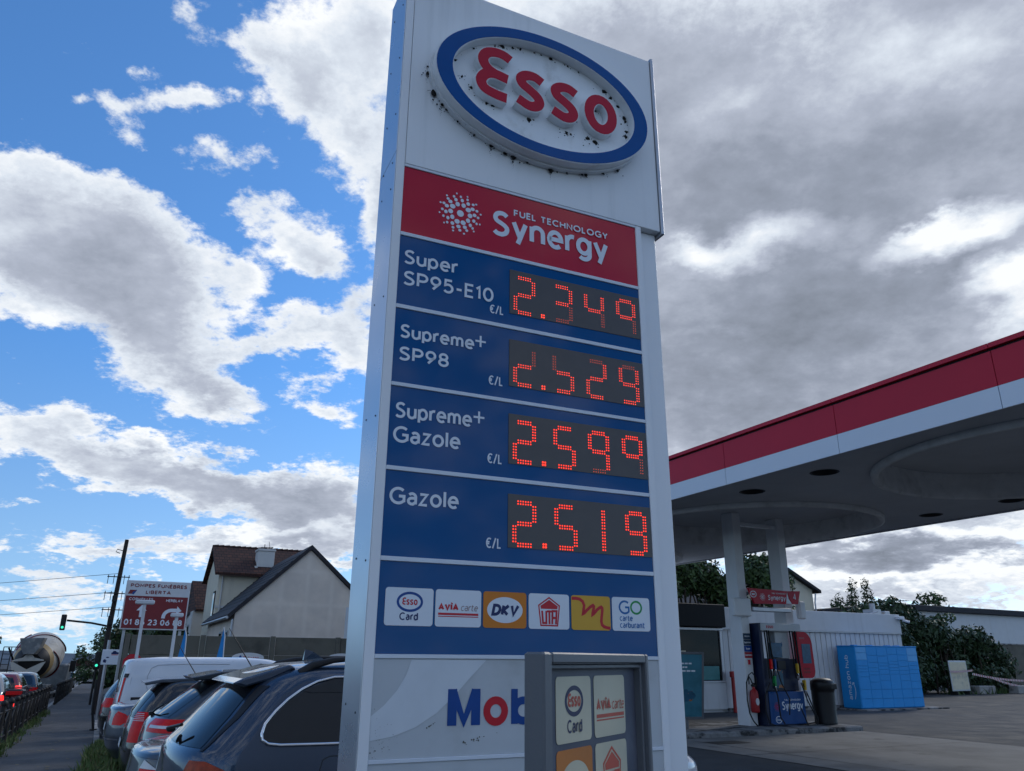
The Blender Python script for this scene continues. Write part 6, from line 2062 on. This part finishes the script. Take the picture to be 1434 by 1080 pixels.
# billboard
bb = thing('billboard', 'white and dark red roadside billboard with arrows and phone number above the wall', 'billboard', P3(.36, 26.6, 0), TH)
b = MB(); b.bbox(0, 1.80, -.06, .06, 2.40, 3.82, .015); bf = b.build('frame', M['board_white'], bb)
b = MB(); b.box(.035, 1.765, -.066, -.0605, 3.37, 3.785); b.build('white_field', M['board_white'], bf)
b = MB(); b.box(.035, 1.765, -.068, -.0605, 2.44, 3.368); rf_ = b.build('red_field', M['sign_dark_red'], bf)
q1 = lambda a, z, d: (a, -.0665 - d, z)
q2_ = lambda a, z, d: (a, -.0685 - d, z)
b = MB()
b.ribbon(text('POMPES FUNÈBRES', .12, 3.62, .105, .22, width=1.58, space=.5), .0245, q1, .0006, .0006)
b.ribbon(text('LIBERTA', .56, 3.435, .105, .22, width=.70), .0245, q1, .0006, .0006)
b.build('dark_lettering', M['sign_dark_red'], bf)
b = MB(); b.prism([(.07, 3.42), (.25, 3.42), (.30, 3.54), (.12, 3.54)], q1, .0005, .0005, 0); b.ribbon([[(.19, 3.42), (.24, 3.50)], [(.30, 3.54), (.22, 3.41)]], .03, q1, .0012, .0012, 1); b.build('emblem', [M['sign_dark_red'], M['ink_blue']], bf)
b = MB()
b.ribbon(text('CORMEILLES', .13, 3.24, .075, .17, width=.66, gap=.16), .013, q2_, .0006, .0006)
b.ribbon(text('HERBLAY', 1.16, 3.22, .080, .17, width=.47, gap=.16), .014, q2_, .0006, .0006)
b.ribbon(text('01 86 23 06 88', .09, 2.53, .17, .20, width=1.60, gap=.16, space=.44), .034, q2_, .0006, .0006)
b.prism([(.47, 2.76), (.57, 2.76), (.57, 2.95), (.66, 2.95), (.52, 3.12), (.38, 2.95), (.47, 2.95)], q2_, .0006, .0006)
b.ribbon([path([(1.14, 2.74), A_(1.36, 2.78, .22, .20, 185, 90), (1.50, 2.98)])], .10, q2_, .0006, .0006)
b.prism([(1.48, 2.86), (1.63, 2.97), (1.50, 3.10)], q2_, .0006, .0006)
b.build('white_lettering', M['white_ink'], rf_)
for x in (.10, 1.64):
    b = MB(); b.bbox(x, x + .08, .062, .14, -.5, 3.7, .008); b.build('post', M['alu'], bb)
M['post_grey'] = mat('pale_grey_post', (.50, .51, .52), .5)
# two white T posts
for e, zt_, w, lab in ((.71, 2.86, .40, 'taller white T-shaped post standing in front of the billboard'), (1.42, 2.60, .27, 'shorter white T-shaped post at the right of the billboard')):
    t = thing('light_post', lab, 'lamp post', P3(e, 20, -.3), TH, 'white T-shaped posts')
    b = MB(); b.bbox(-.034, .034, -.034, .034, 0, zt_ + .2, .008); b.build('pole', M['post_grey'], t)
    b = MB(); b.bbox(-w / 2, w / 2, -.09, .09, zt_ + .2, zt_ + .29, .02); b.build('head', M['post_grey'], t)
# feather flags
for e, zt_, lab in ((1.80, 2.34, 'slim blue flag on a white pole under the billboard edge'), (2.72, 2.37, 'slim blue flag on a white pole before the grey gable house')):
    t = thing('feather_flag', lab, 'flag', P3(e, 22, -.3), TH, 'slim blue flags')
    b = MB(); b.tube([(.09, 0, 0), (.085, 0, 1.6), (.05, 0, zt_ + .1), (.0, 0, zt_ + .3)], .014, 6); b.build('pole', M['white_paint'], t)
    b = MB()
    vs = []
    for i in range(13):
        q = i / 12
        z = 1.2 + (zt_ + .28 - 1.2) * q
        xr_ = .07 - .06 * q ** 4
        xl = xr_ - .22 * (1 - q ** 1.6) - .01
        vs += [(xl, .03 * math.sin(q * 7), z), ((xl + xr_) / 2, .02 * math.sin(q * 6 + 2), z), (xr_, 0, z)]
    b.add(vs, [(3 * i + j, 3 * i + j + 1, 3 * i + 4 + j, 3 * i + 3 + j) for i in range(12) for j in range(2)], 0, True)
    b.build('sail', M['flag_blue'], t)
# gas bottle cages with arched white header
for e, lab in ((3.28, 'gas bottle cage with arched white header board, left of the roof rails'), (5.98, 'gas bottle cage with arched white header board, half hidden by the pylon')):
    t = thing('gas_cage', lab, 'gas cage', P3(e, 24, -.1), TH, 'gas bottle cages')
    b = MB(); b.bbox(.02, .84, .0, .7, 0, 1.60, .015); b.build('cage', M['signblue'], t)
    b = MB(); b.prism([(0, 1.60), (.86, 1.60), (.86, 1.74)] + [(.43 + .43 * math.cos(R(a)), 1.74 + .13 * math.sin(R(a))) for a in range(10, 180, 10)] + [(0, 1.74)], lambda a, z, d: (a, -d, z), -.05, .02)
    hb = b.build('header_board', M['board_white'], t)
    b = MB(); fq = lambda a, z, d: (a, -.0205 - d, z)
    b.ribbon(text('Butagaz', .30, 1.69, .085, .18, width=.42, gap=.16), .015, fq, .0006, .0006, 0)
    b.prism(ellipse(.22, 1.75, .035, .05, 12), fq, .0006, .0006, 1); b.prism([(.19, 1.67), (.25, 1.67), (.22, 1.72)], fq, .0006, .0006, 1)
    b.build('lettering', [M['ink_red'], M['ink_blue']], hb)

# utility pole, signs, lights
up_ = thing('utility_pole', 'tall dark timber utility pole with cross arms beside the pavement', 'utility pole', P3(.10, 34.6, gz(.1, 34.6)), TH)
b = MB(); b.tube([(0, 0, -.2), (.02, 0, 3), (.12, 0, 6.45)], [.105, .095, .075], 12); b.build('pole', M['wood_dark'], up_)
for z, w in ((4.98, .40), (4.36, .42), (3.75, .40)):
    b = MB(); b.bbox(.05 - w, .05 + w, -.15, -.11, z, z + .035, .006)
    for k in (-.9, -.4, .5, .9):
        b.cyl((.05 + w * k, -.13, z + .035), (.05 + w * k, -.13, z + .10), .018, .012, 6)
        b.cyl((.05 + w * k, -.13, z - .25), (.05 + w * k, -.13, z), .012, .012, 6)
    b.build('cross_arm', M['iron'], up_)
b = MB(); b.tube([(.06, -.08, 6.0), (-.16, -.11, 6.05), (-.2, -.11, 5.95), (-.05, -.09, 5.9)], .016, 6); b.bbox(-.08, .12, -.24, -.13, 3.2, 3.55, .02); b.bbox(-.05, .1, -.22, -.13, 4.05, 4.3, .02); b.build('fittings', M['iron'], up_)
b = MB(); b.bbox(-.07, .09, .115, .18, -.2, 2.9, .02); b.build('strut', M['kerb'], up_)
for k, (a, c, lab) in enumerate((((.1, 34.5, 4.70), (-40, 62, 3.3), 'overhead wire running left from the utility pole, uppermost'), ((.1, 34.5, 4.0), (-40, 70, 3.3), 'overhead wire running left from the utility pole, middle'), ((.1, 34.5, 3.45), (-46, 90, 3.1), 'overhead wire running left from the utility pole, lowest'))):
    b = MB(); A0, A1 = P3(*a), P3(*c)
    b.tube([A0.lerp(A1, i / 14) - Vector((0, 0, .5 * 4 * (i / 14) * (1 - i / 14))) for i in range(15)], .009, 5)
    tag(b.build('overhead_wire', M['iron']), lab, 'wire', 'overhead wires')
# small car-wash style info sign on a grey tube post
sg = thing('info_sign', 'small pale blue sign with car pictogram on a grey post beside the utility pole', 'sign', P3(.06, 30.5, gz(.06, 30.5) - .06), TH)
b = MB(); b.tube([(.12, 0, 0), (.12, 0, 2.6)], .05, 10); b.build('post', M['alu'], sg)
b = MB(); b.bbox(-.03, .52, -.09, -.055, 1.82, 2.30, .01); bd_ = b.build('board', M['fasc_white'], sg)
q3_ = lambda a, z, d: (a, -.0905 - d, z)
b = MB()
b.prism([(.24, 2.15), (.46, 2.15), (.46, 2.21), (.40, 2.22), (.36, 2.26), (.30, 2.26), (.27, 2.21), (.24, 2.20)], q3_, .0006, .0006, 0)
b.ribbon([[(.25, 2.13), (.45, 2.13)]], .02, q3_, .0012, .0012, 1)
b.prism([(.03, 1.90), (.12, 1.88), (.13, 1.95), (.08, 2.0), (.03, 1.97)], q3_, .0006, .0006, 0); b.prism(ellipse(.15, 2.05, .05, .02, 10), q3_, .0006, .0006, 0)
b.build('pictogram', [M['ink_navy'], M['ink_red']], bd_)
lp = thing('leaning_post', 'thin black leaning post beside the grey sign post', 'post', P3(.02, 25.5, gz(0, 25.5)), TH)
b = MB(); b.tube([(.10, 0, .06), (0, 0, .6), (-.02, 0, 1.35)], .03, 8); b.build('post', M['iron'], lp)
b = MB(); b.cyl((.10, 0, .06), (.10, 0, .10), .09, n=10); b.build('foot', M['iron'], lp)
ss = thing('stop_sign', 'red octagonal road sign peeking over the white van', 'road sign', P3(.62, 25.2, gz(.6, 25)), TH)
b = MB(); b.tube([(.2, 0, 0), (.2, 0, 1.7)], .03, 8); b.build('post', M['alu'], ss)
b = MB(); b.prism([(.2 + .27 * math.cos(R(22.5 + 45 * k)), 1.76 + .27 * math.sin(R(22.5 + 45 * k))) for k in range(8)], lambda a, z, d: (a, -.035 - d, z), 0, .015); b.build('plate', M['signred'], ss)
def signal(e, n, z, lab, arm=None):
    t = thing('traffic_light', lab, 'traffic light', P3(e, n, 0), TH, 'traffic lights')
    b = MB(); b.bbox(-.12, .12, -.12, .12, z - .38, z + .38, .03); h_ = b.build('housing', M['black'], t)
    for k in range(3):
        b = MB(); b.cyl((0, -.125, z + .24 - .24 * k), (0, -.15, z + .24 - .24 * k), .060, n=14); b.build('lens', M['green_on'] if k == 2 else M['black_hole'], h_)
    b = MB()
    if arm:
        b.tube([(.14, 0, z + .1), (arm * .6, 0, z + .0), (arm, 0, z - .15)], .05, 6); b.tube([(arm, 0, z - .1), (arm, 0, gz(e + arm, n))], .08, 8)
    else:
        b.tube([(0, .05, z - .4), (0, .05, gz(e, n))], .05, 8)
    b.build('mast', M['iron'], t)
signal(-1.95, 46.5, 3.27, 'traffic light hanging on a long arm over the street', 2.1)
signal(-.12, 44.0, 1.50, 'traffic light low on a post under the dark trees')
sl = thing('street_lamp', 'street lamp head reaching in at the left edge of the street', 'street lamp', P3(-8.2, 60, gz(-8, 60)), TH)
b = MB(); b.tube([(-2.6, 0, 0), (-2.6, 0, 6.6), (-2.2, 0, 7.1), (-.6, 0, 7.2)], .06, 8); b.build('pole', M['alu'], sl)
b = MB(); b.bbox(-.7, .2, -.12, .12, 7.15, 7.27, .04); b.build('lamp_head', M['alu'], sl)

# kerb railings
def railing():
    t = thing('kerb_railing', 'black iron kerb railing with ball-topped posts between pavement and street', 'railing', (0, 0, 0), TH, 'iron railings along the kerb')
    for y in (0, 1.05):
        b = MB(); b.cyl((0, y, -.1), (0, y, .84), .042, .036, 10)
        b.lathe([(.02, .83), (.050, .85), (.062, .89), (.050, .93), (.015, .955)], 12, Matrix.Translation((0, y, 0)))
        b.lathe([(.055, .05), (.065, .07), (.055, .10)], 10, Matrix.Translation((0, y, 0)), cap=False)
        b.build('post', M['iron'], t)
    b = MB(); b.tube([(0, .035, .72), (0, 1.015, .72)], .020, 6); b.tube([(0, .035, .22), (0, 1.015, .22)], .020, 6)
    b.build('rail', M['iron'], t)
    b = MB(); b.tube([(0, .04, .24), (0, 1.01, .70)], .014, 6); b.tube([(.012, .04, .70), (.012, 1.01, .24)], .014, 6); b.lathe([(.07, -.015), (.085, 0), (.07, .015)], 14, Matrix.Translation((.006, .525, .47)) @ Matrix.Rotation(R(90), 4, 'Y')); b.build('brace', M['iron'], t)
    return t
rl0 = railing()
k = 0
for n in [16.9 + 1.52 * i for i in range(14)] + [44.5 + 1.52 * i for i in range(18)]:
    o = rl0 if k == 0 else copy_tree(rl0)
    o.location = P3(-1.60, n, gz(-1.6, n) + .062)
    o.rotation_euler.z = TH + R(rnd.uniform(-1.5, 1.5))
    k += 1

# dark trees along the far pavement, and across the street
for k, (e, n, h, r, lab) in enumerate(((1.6, 46, 5.2, 1.6, 'dark tree over the wall end right of the utility pole'), (.9, 54, 4.6, 1.7, 'bushy dark tree beside the pavement beyond the utility pole'), (1.2, 66, 5.0, 2.4, 'wide dark tree farther along the pavement'), (-.2, 80, 4.4, 2.2, 'low dark tree far along the pavement'), (2.6, 44, 4.6, 1.6, 'dark tree behind the billboard'), (3.2, 52, 4.6, 1.6, 'dark tree between the billboard and the white house front'))):
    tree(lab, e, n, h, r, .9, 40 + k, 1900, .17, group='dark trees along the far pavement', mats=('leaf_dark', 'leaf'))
for k, (e, n, h, r, lab) in enumerate(((-9.5, 76, 4.6, 2.4, 'dark bush across the street at the left edge'), (-14, 92, 5.4, 3.0, 'dark tree across the street, behind the left edge bush'))):
    tree(lab, e, n, h, r, .8, 50 + k, 1200, .22, group='greenery across the street', mats=('leaf_dark', 'leaf'))
fw = thing('street_wall', 'tan garden wall across the street behind the mixer ladder', 'wall', P3(-10.2, 58, -1), TH)
b = MB(); b.box(0, .3, 0, 30, 0, 1.9); b.build('wall', M['concrete_wall'], fw)
b = MB(); b.box(-.04, .34, -.04, 30.04, 1.901, 1.98); b.build('coping', M['kerb'], fw)
hs_ = thing('distant_houses', 'pale house with brown roof far down the street', 'house', P3(-3.0, 190, -4.6), TH)
b = MB(); b.box(-4, 3.5, 0, 8, 0, 4.2); b.build('wall', M['plaster_cream'], hs_)
b = MB(); b.prism([(-4.5, 4.2), (4.0, 4.2), (-.2, 6.2)], g1, -.3, 8.3); b.build('roof', M['tiles'], hs_)
hs_.name = 'distant_house'

# grass tufts on the pavement edge and along the railings
rr = random.Random(77)
b = MB()
def blade(b, e, n, h, w=.012):
    a = rr.uniform(0, 6.28)
    p = P3(e, n, gz(e, n) + .06)
    dx, dy = math.cos(a), math.sin(a)
    lx, ly = rr.gauss(0, .35) * h, rr.gauss(0, .35) * h
    b.add([(p.x - dx * w, p.y - dy * w, p.z), (p.x + dx * w, p.y + dy * w, p.z), (p.x + lx * .5 + dx * w * .7, p.y + ly * .5 + dy * w * .7, p.z + h * .6), (p.x + lx * .5 - dx * w * .7, p.y + ly * .5 - dy * w * .7, p.z + h * .6), (p.x + lx, p.y + ly, p.z + h)], [(0, 1, 2, 3), (3, 2, 4)], 0 if rr.random() < .85 else 1)
for _ in range(9000):
    n = rr.uniform(9.5, 20.3)
    e = .26 + rr.gauss(0, .14) + .10 * math.sin(n * 1.7)
    wd = np.interp(n, [9.5, 12, 16, 19, 20.3], [.30, .30, .22, .14, .05])
    if abs(e - .26) < wd * 1.3:
        blade(b, e, n, rr.uniform(.06, .26) * (.6 + wd * 1.6))
struct(b.build('grass', [M['grass'], M['dry']]), 'stuff')
b = MB()
for _ in range(4500):
    n = rr.uniform(15, 36)
    e = -1.60 + rr.gauss(0, .10)
    if math.sin(n * 2.1) + math.sin(n * .9 + 1) > -.6:
        blade(b, e, n, rr.uniform(.04, .20))
struct(b.build('kerb_grass', [M['grass'], M['dry']]), 'stuff')
b = MB()
for k in range(70):
    n = rr.uniform(12, 34); e = rr.uniform(-1.5, -.2)
    p = P3(e, n, gz(e, n) + .066); s = rr.uniform(.015, .05)
    b.add([(p.x + s * math.cos(q * 1.256) * rr.uniform(.5, 1.3), p.y + s * math.sin(q * 1.256) * rr.uniform(.5, 1.3), p.z + rr.uniform(0, .01)) for q in range(5)], [tuple(range(5))])
struct(b.build('litter', M['dry']), 'stuff')
